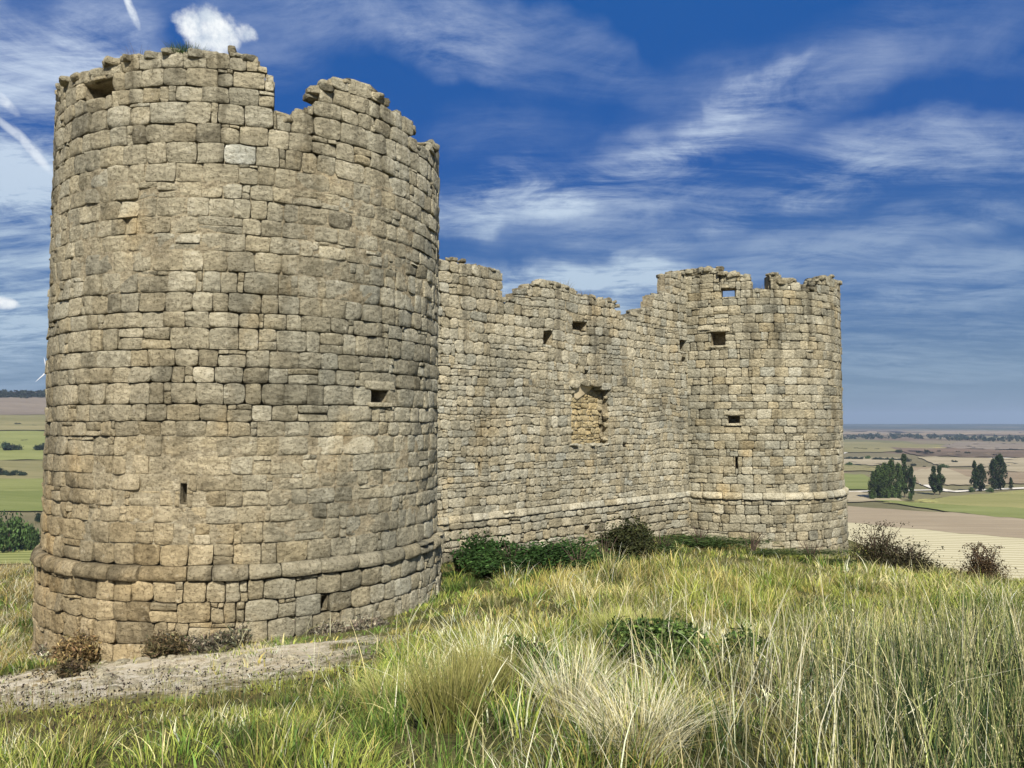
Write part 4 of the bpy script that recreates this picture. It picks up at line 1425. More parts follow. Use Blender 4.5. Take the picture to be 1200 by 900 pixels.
def meadow_weights(x, y):
    n1 = fbm(x * .45, y * .45, seed=81); n2 = fbm(x * .9 + 40, y * .9, seed=82); n3 = fbm(x * 1.6, y * 1.6 + 9, seed=83)
    w = np.zeros((len(x), 8))
    w[:, 0] = .28 + .7 * sstep(.45, .65, n1)
    w[:, 1] = .10 + .55 * sstep(.5, .68, n1) * sstep(16, 8, y)
    w[:, 2] = .18 + .9 * sstep(.5, .66, n2) * sstep(7, 14, y)
    w[:, 3] = .75 + 1.1 * sstep(.45, .62, n3)
    w[:, 4] = .40 + 1.4 * sstep(.5, .62, 1 - n1)
    w[:, 5] = .12 + 1.2 * sstep(.54, .64, 1 - n3)
    w[:, 6] = .15
    w[:, 7] = .04
    # fresh green sward at the bottom left, dark sward along the walls, also standing in for their shadow
    gl = spot(x, y, -2.0, 4.6, 1.7, 1.6) + spot(x, y, -1.2, 3.4, 1.2, 1.0)
    w[:, 4] += 3.0 * gl; w[:, 3] += .8 * gl; w[:, 0] *= (1 - .6 * np.clip(gl, 0, 1))
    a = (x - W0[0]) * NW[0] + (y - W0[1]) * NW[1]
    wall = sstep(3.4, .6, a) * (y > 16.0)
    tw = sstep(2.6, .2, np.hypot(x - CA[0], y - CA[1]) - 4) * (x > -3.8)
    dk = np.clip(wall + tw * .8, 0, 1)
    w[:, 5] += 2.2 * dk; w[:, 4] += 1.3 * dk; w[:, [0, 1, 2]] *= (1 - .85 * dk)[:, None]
    # gold band in the middle distance, yellow-green on the right of it
    x1, y1 = W(745, 690); gd = spot(x, y, x1, y1, 3.2, 3.0)
    w[:, 2] += 1.6 * gd; w[:, 0] += .5 * gd
    x1, y1 = W(960, 715); gd = spot(x, y, x1, y1, 4.0, 3.5)
    w[:, 3] += 3.4 * gd; w[:, [1, 5]] *= (1 - .6 * np.clip(gd, 0, 1))[:, None]
    x1, y1 = W(440, 735); gd = spot(x, y, x1, y1, 1.3, 1.6)
    w[:, 4] += 1.5 * gd; w[:, 5] += .8 * gd; w[:, [0, 1]] *= (1 - .7 * np.clip(gd, 0, 1))[:, None]
    x1, y1 = W(640, 800); gd = spot(x, y, x1, y1, 1.1, 1.6)
    w[:, 1] += .7 * gd; w[:, 0] += .8 * gd
    lb = spot(x, y, -4.6, 6.6, 1.9, 1.6)
    w[:, 6] += 2.5 * lb; w[:, 7] += 1.0 * lb; w[:, [0, 1, 4]] *= (1 - .7 * np.clip(lb, 0, 1))[:, None]
    return w

def pal_pick(w, r, var=.2):
    c = np.cumsum(w / w.sum(1)[:, None], 1)
    k = (r.random(len(w))[:, None] > c).sum(1).clip(0, 7)
    return np.clip(PAL[k] * np.exp(r.normal(0, var, len(k)))[:, None], .004, .85), k

CELL = .62
def cells(x, y, seed=5):
    """nearest tussock centre of a jittered lattice: offset vector, distance and a few random numbers of that tussock"""
    ix, iy = np.floor(x / CELL), np.floor(y / CELL)
    best = np.full(len(x), 1e9); ox = np.zeros(len(x)); oy = np.zeros(len(x)); h1 = np.zeros(len(x)); h2 = np.zeros(len(x)); h3 = np.zeros(len(x))
    for a in (-1, 0, 1):
        for b in (-1, 0, 1):
            jx, jy = ix + a, iy + b
            zz = np.zeros_like(jx)
            cx = (jx + _hash(jx, jy, zz, seed)) * CELL; cy = (jy + _hash(jx, jy, zz, seed + 1)) * CELL
            w = .75 + .6 * _hash(jx, jy, zz, seed + 2)
            d = np.hypot(x - cx, y - cy) / w
            m = d < best
            best = np.where(m, d, best); ox = np.where(m, x - cx, ox); oy = np.where(m, y - cy, oy)
            h1 = np.where(m, _hash(jx, jy, zz, seed + 3), h1); h2 = np.where(m, _hash(jx, jy, zz, seed + 4), h2); h3 = np.where(m, _hash(jx, jy, zz, seed + 5), h3)
    return ox, oy, best, h1, h2, h3

def height_field(x, y, d, h1):
    n = fbm(x * .5, y * .5, seed=84)
    tuft = sstep(.62, .12, d / CELL)
    h = .08 + (.10 + .34 * sstep(.35, .7, n) * (.25 + 1.0 * h1)) * (.30 + .70 * tuft)
    xl, yl = W(420, 735)
    h = h * (1 - .75 * np.clip(spot(x, y, xl, yl, 2.0, 2.2), 0, 1))                 # short turf in front of the near tower
    a = (x - W0[0]) * NW[0] + (y - W0[1]) * NW[1]
    h = h * (1 - .35 * sstep(3.0, 1.0, a) * (y > 16))
    h = h * np.where(sand_mask(x, y) < 1.3, .4, 1)
    h = h * (1 - .5 * sstep(-1.2, -2.6, x) * sstep(5.0, 6.2, y) * sstep(10, 9, y))
    return np.maximum(h, .05)

def grass_layer(name, n, y0, y1, width, seed, label, hmul=1.0, thin=None, lean=.25, bend=.55, wind=(.5, 0.1), levels=5, cap=None, var=.2, tipmix=.5):
    r = np.random.default_rng(seed)
    x, y = scatter(n, y0, y1, r)
    sm = sand_mask(x, y)
    keep = tower_free(x, y) & (r.random(n) < np.clip((sm - .15) / 1.5, .03, 1) ** 1.3 * (.25 + .75 * sstep(.4, .62, vnoise(x * 1.7, y * 1.7, seed=4))) * (sm < 1.7) + (sm >= 1.7))
    dd = cells(x, y)[2]
    keep &= r.random(n) < .16 + .84 * sstep(.72, .28, dd / CELL)
    keep &= r.random(n) > .93 * near_tussock(x, y)
    if thin is not None: keep &= r.random(n) < thin(x, y)
    x, y = x[keep], y[keep]; N = len(x)
    z = ground_z(x, y) - .02
    ox, oy, dist, h1, h2, h3 = cells(x, y)
    w = meadow_weights(x, y)
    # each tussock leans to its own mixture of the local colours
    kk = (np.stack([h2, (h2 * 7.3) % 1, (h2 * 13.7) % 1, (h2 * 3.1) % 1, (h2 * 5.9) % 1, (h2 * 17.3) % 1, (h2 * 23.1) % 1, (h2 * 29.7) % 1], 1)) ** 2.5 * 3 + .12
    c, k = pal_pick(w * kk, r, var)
    c = c * (.55 + .80 * h3)[:, None]
    h = height_field(x, y, dist, h1) * hmul * r.uniform(.55, 1.25, N)
    h = h * np.choose(k, [1.15, 1.25, 1.05, 1.0, .95, .85, .9, .9])
    ang = np.where(r.random(N) < .7, np.arctan2(oy, ox) + r.normal(0, .9, N), r.uniform(0, 6.28, N))
    edge_ = np.clip(dist / (CELL * .6), 0, 1.2)
    V, Q, u = ribbon(np.stack([x, y, z], -1), ang, h, lean * r.uniform(.2, 1.3, N) * (.3 + 1.6 * edge_), bend * r.uniform(.1, 1.4, N) * (.5 + .8 * edge_), width * np.sqrt(np.maximum(y, 3) / 6) * np.exp(r.normal(0, .45, N)), r, levels)
    c1 = c * (1 - tipmix) + (c * .85 + C_YG * .12 + C_STRAW * .08) * tipmix
    T = blade_tint(c * np.array([.62, .70, .60]), c1, u, N)  # blade feet darkened in the tint, in place of shade from neighbouring blades
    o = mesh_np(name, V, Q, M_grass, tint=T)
    tag(o, label, None, None, 'stuff')
    return o

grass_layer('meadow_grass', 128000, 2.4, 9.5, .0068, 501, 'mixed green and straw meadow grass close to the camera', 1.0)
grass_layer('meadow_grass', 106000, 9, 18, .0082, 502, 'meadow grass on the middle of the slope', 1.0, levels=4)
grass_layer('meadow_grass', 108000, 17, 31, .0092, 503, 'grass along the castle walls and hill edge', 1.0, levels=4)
# pale straw, longer and more bent, in drifts
def drift(x, y):
    n = fbm(x * .6 + 5, y * .6, seed=90)
    xs, ys = W(640, 800); x2, y2 = W(740, 860); x3, y3 = W(620, 740)
    return np.clip(sstep(.50, .64, n) * .55 * sstep(3.5, .5, x - .15 * y) + 0.3 * spot(x, y, xs, ys, 1.2, 2.0) + .5 * spot(x, y, x2, y2, 1.0, .8) + .4 * spot(x, y, x3, y3, 1.2, 2.0), 0, 1) * (1 - .9 * np.clip(spot(x, y, -2.4, 4.4, 1.5, 1.6) * 1.1, 0, 1)) * (sand_mask(x, y) > 1.4)
def straw_layer(n, y0, y1, seed, label, width=.0042):
    r = np.random.default_rng(seed)
    x, y = scatter(n, y0, y1, r)
    k = tower_free(x, y) & (r.random(n) < drift(x, y))
    a = (x - W0[0]) * NW[0] + (y - W0[1]) * NW[1]
    k &= ~((a < 2.4) & (y > 16)) & (near_tussock(x, y) < .3)
    dd = cells(x, y, 25)[2]
    k &= r.random(n) < sstep(.62, .22, dd / CELL)
    x, y = x[k], y[k]; N = len(x)
    ox, oy, dist, h1, h2, h3 = cells(x, y, 25)
    h = r.uniform(.45, .85, N) * (.6 + .5 * h1) * (1 - .3 * sstep(12, 20, y))
    ang = np.where(r.random(N) < .45, np.arctan2(oy, ox) + r.normal(0, .8, N), r.uniform(0, 6.28, N))
    V, Q, u = ribbon(np.stack([x, y, ground_z(x, y) - .02], -1), ang, h, r.uniform(.0, .45, N), np.where(r.random(N) < .2, r.uniform(.6, 1.4, N), r.uniform(.0, .5, N)), width * np.sqrt(np.maximum(y, 3) / 6) * r.uniform(.6, 1.4, N), r, 6)
    c = pick([C_STRAW, C_PALE, C_PALE, C_STRAW * .8, C_YG * 1.1], N, r, .2) * (.7 + .5 * h3)[:, None]
    o = mesh_np('straw_grass', V, Q, M_grass, tint=blade_tint(c * np.array([.5, .52, .38]), c, u, N))  # straw feet tinted darker, standing in for shade among the stems
    tag(o, label, None, None, 'stuff')
straw_layer(14500, 2.6, 9, 511, 'long pale bent straw in the foreground', .0060)
straw_layer(17000, 9, 22, 512, 'long pale straw drifts on the slope', .0068)

# rushes: stiff upright stems at the right
def rushes(n, seed, label):
    r = np.random.default_rng(seed)
    x = r.uniform(.7, 8.2, n); y = r.uniform(2.5, 9.0, n)
    a = x - (.55 + .20 * y) + (fbm(x * .9, y * .9, seed=7) - .5) * 1.6
    dens = sstep(-.1, .9, a) * (.30 + .70 * sstep(.38, .6, vnoise(x * 2.2, y * 2.2, seed=12))) * sstep(8.6, 5.4, y)
    k = (r.random(n) < dens) & in_view(x, y)
    x, y = x[k], y[k]; N = len(x)
    h = r.uniform(.38, .84, N) * (.8 + .4 * vnoise(x, y, seed=3))
    V, Q, u = ribbon(np.stack([x, y, ground_z(x, y) - .02], -1), r.uniform(0, 6.28, N), h, np.abs(r.normal(.0, .20, N)).clip(0, .7), np.where(r.random(N) < .12, r.uniform(.5, 1.3, N), r.uniform(.0, .15, N)), .0072 * np.sqrt(y / 4) * r.uniform(.6, 1.4, N), r, 4)
    c = pick([(.05, .085, .026), (.024, .045, .016), (.03, .055, .018), (.02, .04, .012), (.035, .065, .02), (.06, .10, .03), (.10, .15, .045), (.20, .23, .075), (.50, .46, .24), (.66, .62, .42), (.36, .36, .14), (.015, .024, .010), (.26, .30, .08)], N, r, .22)
    c1 = np.where(r.random(N)[:, None] < .4, c * .5 + C_STRAW * .5, c)
    o = mesh_np('rush_stems', V, Q, M_grass, tint=blade_tint(c, c1, u, N))
    tag(o, label, None, None, 'stuff')
rushes(30000, 521, 'stiff upright rushes, dark green and straw, filling the right foreground')

# tall single culms standing above the rushes on the right, with thin seed tips
def culms():
    r = np.random.default_rng(531)
    n = 210
    x = np.r_[r.uniform(.9, 6.2, n), r.uniform(-3.5, 1.2, 60)]; y = np.r_[r.uniform(3.4, 10.5, n), r.uniform(3.4, 8, 60)]
    k = in_view(x, y, 1.0); x, y = x[k], y[k]; N = len(x)
    right = x > .9
    h = np.where(right, r.uniform(.5, 1.1, N), r.uniform(.35, .6, N))
    V, Q, u = ribbon(np.stack([x, y, ground_z(x, y)], -1), r.normal(.4, 1.4, N), h, r.normal(.12, .14, N), r.uniform(0, .25, N) * r.choice([0, 1, 2], N), .0065 * np.sqrt(y / 4) * r.uniform(.7, 1.3, N), r, 7)
    c = pick([C_PALE, C_STRAW, C_STRAW * .8, (.10, .12, .05)], N, r, .15)
    o = mesh_np('grass_culms', V, Q, M_grass, tint=blade_tint(c * .8, c, u, N))
    tag(o, 'single tall straw-coloured grass culms standing above the rest', None, None, 'stuff')
    # seed heads: small leaf-like spikelets along the top
    P = V.reshape(N, 7, 2, 3).mean(2)
    pts = []
    for i in np.nonzero(r.random(N) < .45)[0]:
        for q in range(9):
            v = r.uniform(4.6, 6.0); a = int(min(5, v)); p = P[i, a] + (P[i, a + 1] - P[i, a]) * (v - a)
            pts.append(p + r.normal(0, .008, 3))
    V, Q, T = leaves(np.array(pts), .0065, r, C_STRAW, .2, aspect=.3)
    o = mesh_np('grass_seed_heads', V, Q, M_leaf, tint=T)
    tag(o, 'pale seed heads on the tall culms', None, None, 'stuff')
culms()

# dark dry seed buttons among the sward at the bottom left
def buttons():
    r = np.random.default_rng(541)
    n = 3600
    x = r.uniform(-6.6, -1.2, n); y = r.uniform(4.2, 9.3, n)
    d = spot(x, y, -4.7, 6.6, 1.8, 1.7) + .35 * spot(x, y, -2.3, 7.0, 1.2, 1.2)
    k = (r.random(n) < d) & in_view(x, y) & (sand_mask(x, y) > .35); x, y = x[k], y[k]; N = len(x)
    h = r.uniform(.14, .36, N)
    V, Q, u = ribbon(np.stack([x, y, ground_z(x, y)], -1), r.uniform(0, 6.28, N), h, r.normal(.05, .1, N), r.uniform(0, .15, N), .004 * np.ones(N), r, 4)
    c = pick([C_OLIVE, C_BRN, C_OLIVE * 1.3], N, r)
    P = V.reshape(N, 4, 2, 3).mean(2)[:, -1]
    P3 = np.repeat(P, 3, 0) + r.normal(0, .006, (N * 3, 3))
    V2, Q2, T2 = leaves(P3, .0085, r, (.030, .022, .016), .3, aspect=.8)
    o = mesh_np('dry_seed_stalks', np.r_[V, V2], np.r_[Q, Q2 + len(V)], M_grass, tint=np.r_[blade_tint(c, c, u, N), T2])
    tag(o, 'olive stalks with small dark seed buttons at the bottom left', None, None, 'stuff')
buttons()

# dry short growth on the slope at the far left
def left_slope():
    r = np.random.default_rng(551)
    n = 60000
    x = r.uniform(-17, -8.8, n); y = r.uniform(11.5, 25, n)
    k = tower_free(x, y) & (x < -7.2 - (y - 13) * .1) & (np.abs(x) < y * .78 + 1) & (r.random(n) < .1 + .9 * sstep(.4, .6, vnoise(x * 1.6, y * 1.6, seed=6)))
    k &= sand_mask(x, y) > .9
    x, y = x[k], y[k]; N = len(x)
    h = r.uniform(.12, .36, N) * (.5 + vnoise(x * 1.6, y * 1.6, seed=6))
    V, Q, u = ribbon(np.stack([x, y, ground_z(x, y) - .02], -1), r.uniform(0, 6.28, N), h, r.uniform(0, .6, N), r.uniform(0, .9, N), .011 * r.uniform(.6, 1.3, N), r, 4)
    c = pick([C_STRAW * .8, C_GOLD, C_BRN * 1.5, C_OLIVE, C_PALE * .8], N, r)
    o = mesh_np('dry_slope_grass', V, Q, M_grass, tint=blade_tint(c * .8, c, u, N))
    tag(o, 'dry brown and straw grass on the slope left of the near tower', None, None, 'stuff')
left_slope()

# tussocks one can tell apart
OLV = ([(.09, .10, .025), (.12, .12, .03)], [(.27, .25, .07), (.21, .21, .06), (.34, .30, .11)])
LIME = ([(.14, .17, .03), (.17, .2, .04)], [(.36, .36, .10), (.30, .33, .085), (.50, .46, .2)])
GRN = ([(.035, .06, .016), (.05, .085, .022)], [(.09, .13, .035), (.13, .17, .045)])
STR = ([(.30, .28, .12), (.38, .34, .17)], [C_PALE, C_STRAW, C_PALE * .9])
tussock(528, 852, .42, .54, 601, OLV, 'large olive-yellow grass tussock in the centre foreground', 900, 'grass_tussock', 'grass tussock', .009, .16, jut=.06)
tussock(568, 818, .5, .50, 602, OLV, 'olive tussock just behind the large centre one', 900, 'grass_tussock', 'grass tussock', .009, .16, jut=.06)
tussock(458, 820, .62, .26, 603, LIME, 'low lime-yellow tussock left of the large centre one', 1500, 'grass_tussock', 'grass tussock', .007, .5, jut=.12)
tussock(728, 750, .8, .42, 604, LIME, 'lime-green tussock beside the dark green weeds', 1700, 'grass_tussock', 'grass tussock', .009, .3, jut=.1)
cushion(768, 772, 1.3, .46, 605, [(.05, .09, .02), (.035, .065, .015), (.09, .14, .03), (.13, .18, .05)], 'dark green leafy weed clump in the hollow right of centre', 7000, .034, 'weed_clump', 'weed clump')
cushion(618, 790, .7, .42, 609, [(.04, .075, .018), (.03, .055, .014), (.08, .12, .035)], 'small dark green weed clump between the straw tufts left of centre', 2200, .03, 'weed_clump', 'weed clump')
tussock(670, 836, .42, .62, 606, STR, 'fountain of pale straw bending right in the foreground', 260, 'grass_tussock', 'grass tussock', .0065, .5, jut=.12)
tussock(745, 888, .5, .52, 608, STR, 'pale straw tuft at the bottom edge right of centre', 600, 'grass_tussock', 'grass tussock', .006, .7, jut=.15)

# plants rooted on the broken wall tops
def top_tuft(surf, px, py, h, n, seed, label, cols, w=.3):
    s, z = surf.inv(np.array([px], float), np.array([py], float))
    p = surf.P(s, z - .05, -.25)[0]
    tussock(0, 0, w, h, seed, cols, label, n, 'wall_plant', 'plant', .008, .4, loc=p)
DRY = ([(.16, .12, .06)], [(.30, .24, .13), (.2, .15, .09)])
top_tuft(wal, 596, 352, .42, 40, 701, 'sparse dry weed in the left notch of the curtain wall top', DRY, .3)
top_tuft(wal, 668, 336, .34, 60, 702, 'dry weeds on the middle of the curtain wall top', DRY, .6)
top_tuft(wal, 690, 346, .34, 40, 703, 'thin dry weeds right of the middle on the wall top', DRY, .5)
top_tuft(cylB, 893, 340, .45, 50, 704, 'dry weeds in the gap of the far tower\'s rim', DRY, .5)
top_tuft(cylA, 150, 63, .35, 40, 705, 'dry stalks on the near tower\'s rim, left of its highest point', DRY, .4)
top_tuft(cylA, 212, 57, .22, 900, 706, 'dark green cushion plant on the near tower\'s highest point', GRN, .7)

# loose stones on the bare ground
def pebbles():
    r = np.random.default_rng(561)
    n = 1500
    x = r.uniform(-11, -1.5, n); y = r.uniform(7.2, 13.4, n)
    k = (sand_mask(x, y) < 1.0) & tower_free(x, y); x, y = x[k], y[k]
    G = Geo(); sz = np.exp(r.normal(-3.7, .65, len(x))).clip(.008, .09)
    rocks_geo(G, np.stack([x, y, ground_z(x, y)], -1), sz, r, tone=(.9, .12), hue=.8)
    o = G.build('pebbles', [M_st_W]); tag(o, 'pale pebbles strewn over the bare sandy ground', None, None, 'stuff')
pebbles()
# ------------------------------------------------------------------ wind turbine on the left ridge
def turbine():
    base = at_ground(np.array([56.0]), np.array([470.0]))[0]
    D = base[1]
    hub_z = (497 - 436.5) / F * D * 1.0
    H = hub_z - base[2]
    white = plain_mat('turbine_white', (.60, .61, .62), .5, .04)
    t = empty('wind_turbine', base, 0)
    tag(t, 'white three-bladed wind turbine on the ridge beside the near tower', 'wind turbine')
    G = Geo(); G.tube([(0, 0, -3), (0, 0, H * .5), (0, 0, H)], [2.1, 1.7, 1.2], 12); G.build('mast', [white], t)
    G = Geo(); G.tube([(0, -4.5, H + 1.2), (0, -3.8, H + 1.2), (0, 4, H + 1.3), (0, 5.4, H + 1.3)], [.9, 1.7, 1.9, 1.2], 10); G.build('nacelle', [white], t)
    G = Geo(); G.tube([(0, -6.0, H + 1.2), (0, -5.4, H + 1.2), (0, -4.4, H + 1.2)], [.4, 1.2, 1.4], 10); G.build('hub', [white], t)
    L = 17.5 / F * D
    for k in range(3):
        a = math.radians((-14, 108, 228)[k])
        d = Vector((math.sin(a), 0, math.cos(a))); s = Vector((math.cos(a), 0, -math.sin(a)))
        G = Geo(); V = []
        for u, w, th in ((0, .9, .8), (.06, 1.0, .8), (.2, 2.1, .5), (.5, 1.5, .35), (.8, .95, .22), (1, .25, .08)):
            c = Vector((0, -5.2, H + 1.2)) + d * (L * u)
            V += [c - s * w * .35 + Vector((0, -th, 0)), c + s * w * .9, c - s * w * .35 + Vector((0, th, 0)), c - s * w * .8]
        Q = [(i * 4 + j, i * 4 + (j + 1) % 4, i * 4 + 4 + (j + 1) % 4, i * 4 + 4 + j) for i in range(5) for j in range(4)]
        G.add([tuple(v) for v in V], Q, 0); G.build('blade', [white], t)
turbine()

# ------------------------------------------------------------------ sun, sky, air, camera
SUN_EL, SUN_AZ = math.radians(43), math.radians(180 - 8)      # azimuth measured from +Y towards +X; the sun stands behind the camera
sd = Vector((math.sin(SUN_AZ) * math.cos(SUN_EL), math.cos(SUN_AZ) * math.cos(SUN_EL), math.sin(SUN_EL)))
L = bpy.data.lights.new('sun', 'SUN'); L.energy = 5.0; L.angle = math.radians(.5); L.color = (1, .955, .87)
lo = bpy.data.objects.new('sun', L); COL.objects.link(lo)
lo.rotation_euler = (-sd).to_track_quat('-Z', 'Y').to_euler(); lo.location = (0, -20, 40)

Wd = bpy.data.worlds.new('World'); S.world = Wd; Wd.use_nodes = True
t = NT(Wd.node_tree)
bg = Wd.node_tree.nodes['Background']
sky = t.n('TexSky', sky_type='NISHITA'); sky.sun_disc = False
sky.sun_elevation = SUN_EL; sky.sun_rotation = SUN_AZ
sky.altitude = 800; sky.air_density = 1.0; sky.dust_density = .6; sky.ozone_density = 2.5
dirv = t.n('TexCoord').outputs['Generated']
sp = t.n('SeparateXYZ', i={0: t.n('VectorMath', operation='NORMALIZE', i={0: dirv}).outputs[0]})
az = t.math('ARCTAN2', sp.outputs[0], sp.outputs[1])
el = t.math('ARCSINE', sp.outputs[2])
# deep polarised blue of the photograph: the clear-sky model graded towards it with height
deep = t.ramp(t.rng(el, -.02, .62, smooth=False), [(.0, (.86, 1.30, 1.60)), (.10, (.62, 1.08, 1.62)), (.28, (.14, .62, 1.75)), (.55, (.010, .42, 1.80)), (1.0, (.010, .46, 1.80))])
blue = t.mix(.95, t.mix(1.0, sky, (.35, .55, .75), 'MULTIPLY'), deep)
# cirrus on a high plane
den = t.math('ADD', t.math('MAXIMUM', sp.outputs[2], 0.0), .10)
cx = t.math('DIVIDE', sp.outputs[0], den); cy = t.math('DIVIDE', sp.outputs[1], den)
pl = t.n('CombineXYZ', i={0: cx, 1: cy, 2: 0.0}).outputs[0]
wn = t.n('TexNoise', i={'Vector': pl, 'Scale': .55, 'Detail': 3.0})
wv = t.n('VectorMath', operation='MULTIPLY_ADD'); t.s(wv.inputs[0], wn.outputs['Color']); wv.inputs[1].default_value = (.9, .9, 0); t.s(wv.inputs[2], pl)
def rotmap(v, ang, sc, off=(0, 0, 0)):
    m = t.n('Mapping'); t.s(m.inputs[0], v); m.inputs['Rotation'].default_value = (0, 0, math.radians(ang)); m.inputs['Scale'].default_value = sc; m.inputs['Location'].default_value = off
    return m.outputs[0]
st1 = t.noise(rotmap(wv.outputs[0], -25, (.28, 1.25, 1), (3.1, 1.7, 0)), 1.0, 10, .68, .15)
st2 = t.noise(rotmap(wv.outputs[0], 10, (.7, 2.2, 1), (9, 4, 0)), 1.0, 10, .72, .1)
veil = t.noise(rotmap(pl, -15, (.18, .40, 1), (1.2, 5.0, 0)), 1.0, 5, .6)
st3 = t.noise(rotmap(wv.outputs[0], -18, (1.3, 7.5, 1), (2, 8, 0)), 1.0, 9, .72, .6)
st4 = t.noise(rotmap(pl, 30, (2.6, 3.4, 1), (6, 1, 0)), 1.0, 9, .7, .8)
str_ = t.math('ADD', t.math('ADD', t.math('MULTIPLY', st1, .42), t.math('MULTIPLY', st2, .22)), t.math('ADD', t.math('MULTIPLY', st3, .11), t.math('MULTIPLY', st4, .25)))
# broad cloud regions, given by compass bearing and height above the horizon
def blob(px, py, wpx, hpx, tilt, wgt, warp=None):
    a0 = math.atan((px - 600) / F / (CT - ST * (450 - py) / F)); d = ray(px, py); e0 = math.asin(d[2] / np.linalg.norm(d))
    x = t.math('SUBTRACT', az, a0); y = t.math('SUBTRACT', el, e0)
    if warp is not None:
        x = t.math('ADD', x, warp[0]); y = t.math('ADD', y, warp[1])
    c, s_ = math.cos(math.radians(tilt)), math.sin(math.radians(tilt))
    u = t.math('DIVIDE', t.math('ADD', t.math('MULTIPLY', x, c), t.math('MULTIPLY', y, s_)), wpx / F)
    v = t.math('DIVIDE', t.math('SUBTRACT', t.math('MULTIPLY', y, c), t.math('MULTIPLY', x, s_)), hpx / F)
    q = t.math('ADD', t.math('MULTIPLY', u, u), t.math('MULTIPLY', v, v))
    return t.math('MULTIPLY', t.rng(q, 0.0, 1.0, 1.0, 0.0), wgt)
ae = t.n('CombineXYZ', i={0: az, 1: el, 2: 0.0}).outputs[0]
wz = t.n('TexNoise', i={'Vector': ae, 'Scale': 7.0, 'Detail': 5.0})
wsep = t.n('SeparateColor', i={0: wz.outputs['Color']})
warp = (t.math('MULTIPLY', t.math('SUBTRACT', wsep.outputs[0], .5), .22), t.math('MULTIPLY', t.math('SUBTRACT', wsep.outputs[1], .5), .12))
regions = [(-20, 130, 200, 120, 20, 1.1), (20, 300, 150, 130, 0, 1.0), (20, 400, 220, 70, 0, .7), (580, 240, 200, 34, 8, .72), (700, 215, 240, 60, 14, .42), (840, 135, 130, 22, 28, .40), (860, 160, 260, 70, 20, .28),
           (1080, 190, 300, 48, 4, .60), (1000, 290, 330, 34, 8, .46), (640, 345, 260, 52, 0, 1.25), (720, 300, 120, 60, 0, .3), (470, 10, 190, 50, -8, .45), (300, 20, 120, 60, 0, .30), (640, 60, 240, 40, -10, .22),
           (1150, 330, 260, 40, 2, .50), (1100, 410, 300, 60, 0, .42), (900, 250, 200, 40, 12, .3), (1000, 60, 300, 60, 10, .16), (590, 160, 120, 80, 20, .12), (120, 40, 80, 50, 30, .35)]
acc = None
for r_ in regions:
    b_ = blob(*r_, warp=warp)
    acc = b_ if acc is None else t.math('ADD', acc, b_)
behind = t.math('MULTIPLY', t.rng(sp.outputs[1], .35, -.1), .75)  # unseen bright cloud added behind the camera and overhead to lift the ambient light
acc = t.math('ADD', t.math('MULTIPLY', acc, 1.15), behind)
dens = t.math('ADD', t.math('MULTIPLY', acc, t.rng(str_, .42, .58)), t.math('MULTIPLY', t.rng(str_, .52, .68), .16))
dens = t.math('ADD', dens, t.math('MULTIPLY', t.rng(veil, .48, .75), .06))
dens = t.math('MULTIPLY', dens, .82, clamp=True)
cl_col = t.mix(t.rng(el, .05, .5), (2.3, 3.0, 3.7), (3.4, 3.9, 4.7))
col = t.mix(dens, blue, cl_col)
# small bright cumulus over the near tower, two others at the left edge, and short contrails
cn = t.noise(ae, 26.0, 6, .62)
def puff(px, py, w, h, tilt=0, wgt=1.0, lo=.25, hi=1.25):
    b_ = blob(px, py, w, h, tilt, wgt, (t.math('MULTIPLY', warp[0], .25), t.math('MULTIPLY', warp[1], .25)))
    return t.math('MULTIPLY', t.rng(t.math('ADD', b_, t.math('MULTIPLY', t.math('SUBTRACT', cn, .5), 2.6)), lo, hi), t.rng(b_, .02, .3))
pf = puff(243, 34, 40, 32, 0, 1.15)
for q in [(6, 353, 20, 8, 0, 1.0), (212, 26, 20, 10, 0, .7), (284, 34, 22, 13, 0, .8), (262, 24, 30, 14, 10, .7), (238, 14, 20, 12, 0, .8)]:
    pf = t.math('MAXIMUM', pf, puff(*q))
ct = blob(154, 12, 20, 5, -62, 1.0)
for q in [(4, 118, 20, 6, -38, .8), (38, 176, 30, 6, -48, .75), (18, 156, 34, 5, -32, .55)]:
    ct = t.math('MAXIMUM', ct, blob(*q))
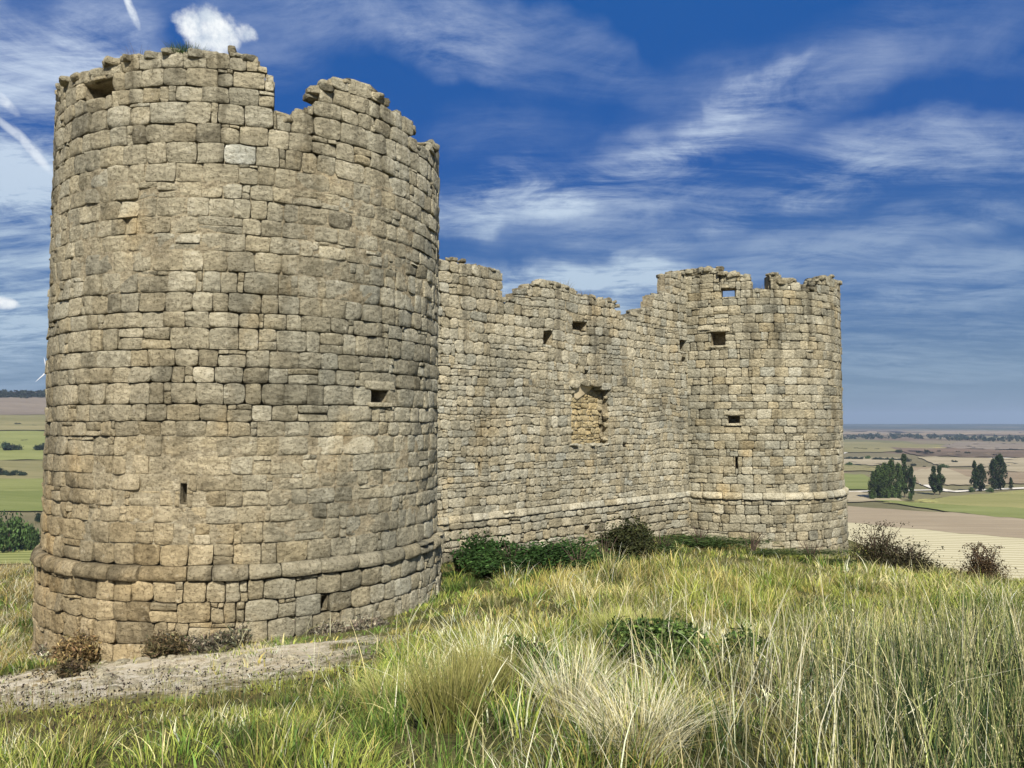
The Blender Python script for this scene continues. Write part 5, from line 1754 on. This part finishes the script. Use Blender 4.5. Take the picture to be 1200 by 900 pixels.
col = t.mix(t.math('MULTIPLY', pf, .95), col, t.mix(t.rng(t.noise(ae, 40.0, 5, .6), .35, .65), (3.6, 4.0, 4.4), (5.6, 5.7, 5.6)))
col = t.mix(t.math('MULTIPLY', ct, t.rng(cn, .3, .55)), col, (4.6, 4.9, 5.2))
# pale band of haze low in the sky
col = t.mix(t.rng(el, .10, -.01, 0.0, .35), col, (1.0, 1.5, 2.0))
t.s(bg.inputs['Color'], col)
bg.inputs['Strength'].default_value = .12

def haze():
    m = bpy.data.materials.new('summer_haze'); m.use_nodes = True
    n = m.node_tree; n.nodes.remove(n.nodes['Principled BSDF'])
    v = n.nodes.new('ShaderNodeVolumePrincipled')
    v.inputs['Color'].default_value = (.62, .76, .95, 1); v.inputs['Density'].default_value = HAZE_D; v.inputs['Anisotropy'].default_value = .2
    n.links.new(v.outputs[0], n.nodes['Material Output'].inputs['Volume'])
    R, z0, z1 = 15500.0, -140.0, 230.0
    V = [(x, y, z) for z in (z0, z1) for (x, y) in ((-R, -R), (R, -R), (R, R), (-R, R))]
    Q = [(3, 2, 1, 0), (4, 5, 6, 7), (0, 1, 5, 4), (1, 2, 6, 5), (2, 3, 7, 6), (3, 0, 4, 7)]
    o = mesh_np('haze', V, Q, m); tag(o, None, None, None, 'stuff')
HAZE_D = 1.1e-4
haze()

cam = bpy.data.cameras.new('camera'); co_ = bpy.data.objects.new('camera', cam); COL.objects.link(co_)
cam.sensor_width = 36; cam.sensor_fit = 'HORIZONTAL'; cam.lens = 27.0
cam.clip_start = .05; cam.clip_end = 60000
co_.location = (0, 0, 0); co_.rotation_euler = (math.pi / 2 + TILT, 0, 0)
S.camera = co_
S.view_settings.view_transform = 'Standard'; S.view_settings.look = 'None'; S.view_settings.gamma = 1; S.view_settings.exposure = .70
S.view_settings.use_curve_mapping = False
S.cycles.max_bounces = 5; S.cycles.diffuse_bounces = 3; S.cycles.transmission_bounces = 3; S.cycles.volume_bounces = 0; S.cycles.transparent_max_bounces = 6
S.cycles.use_denoising = True
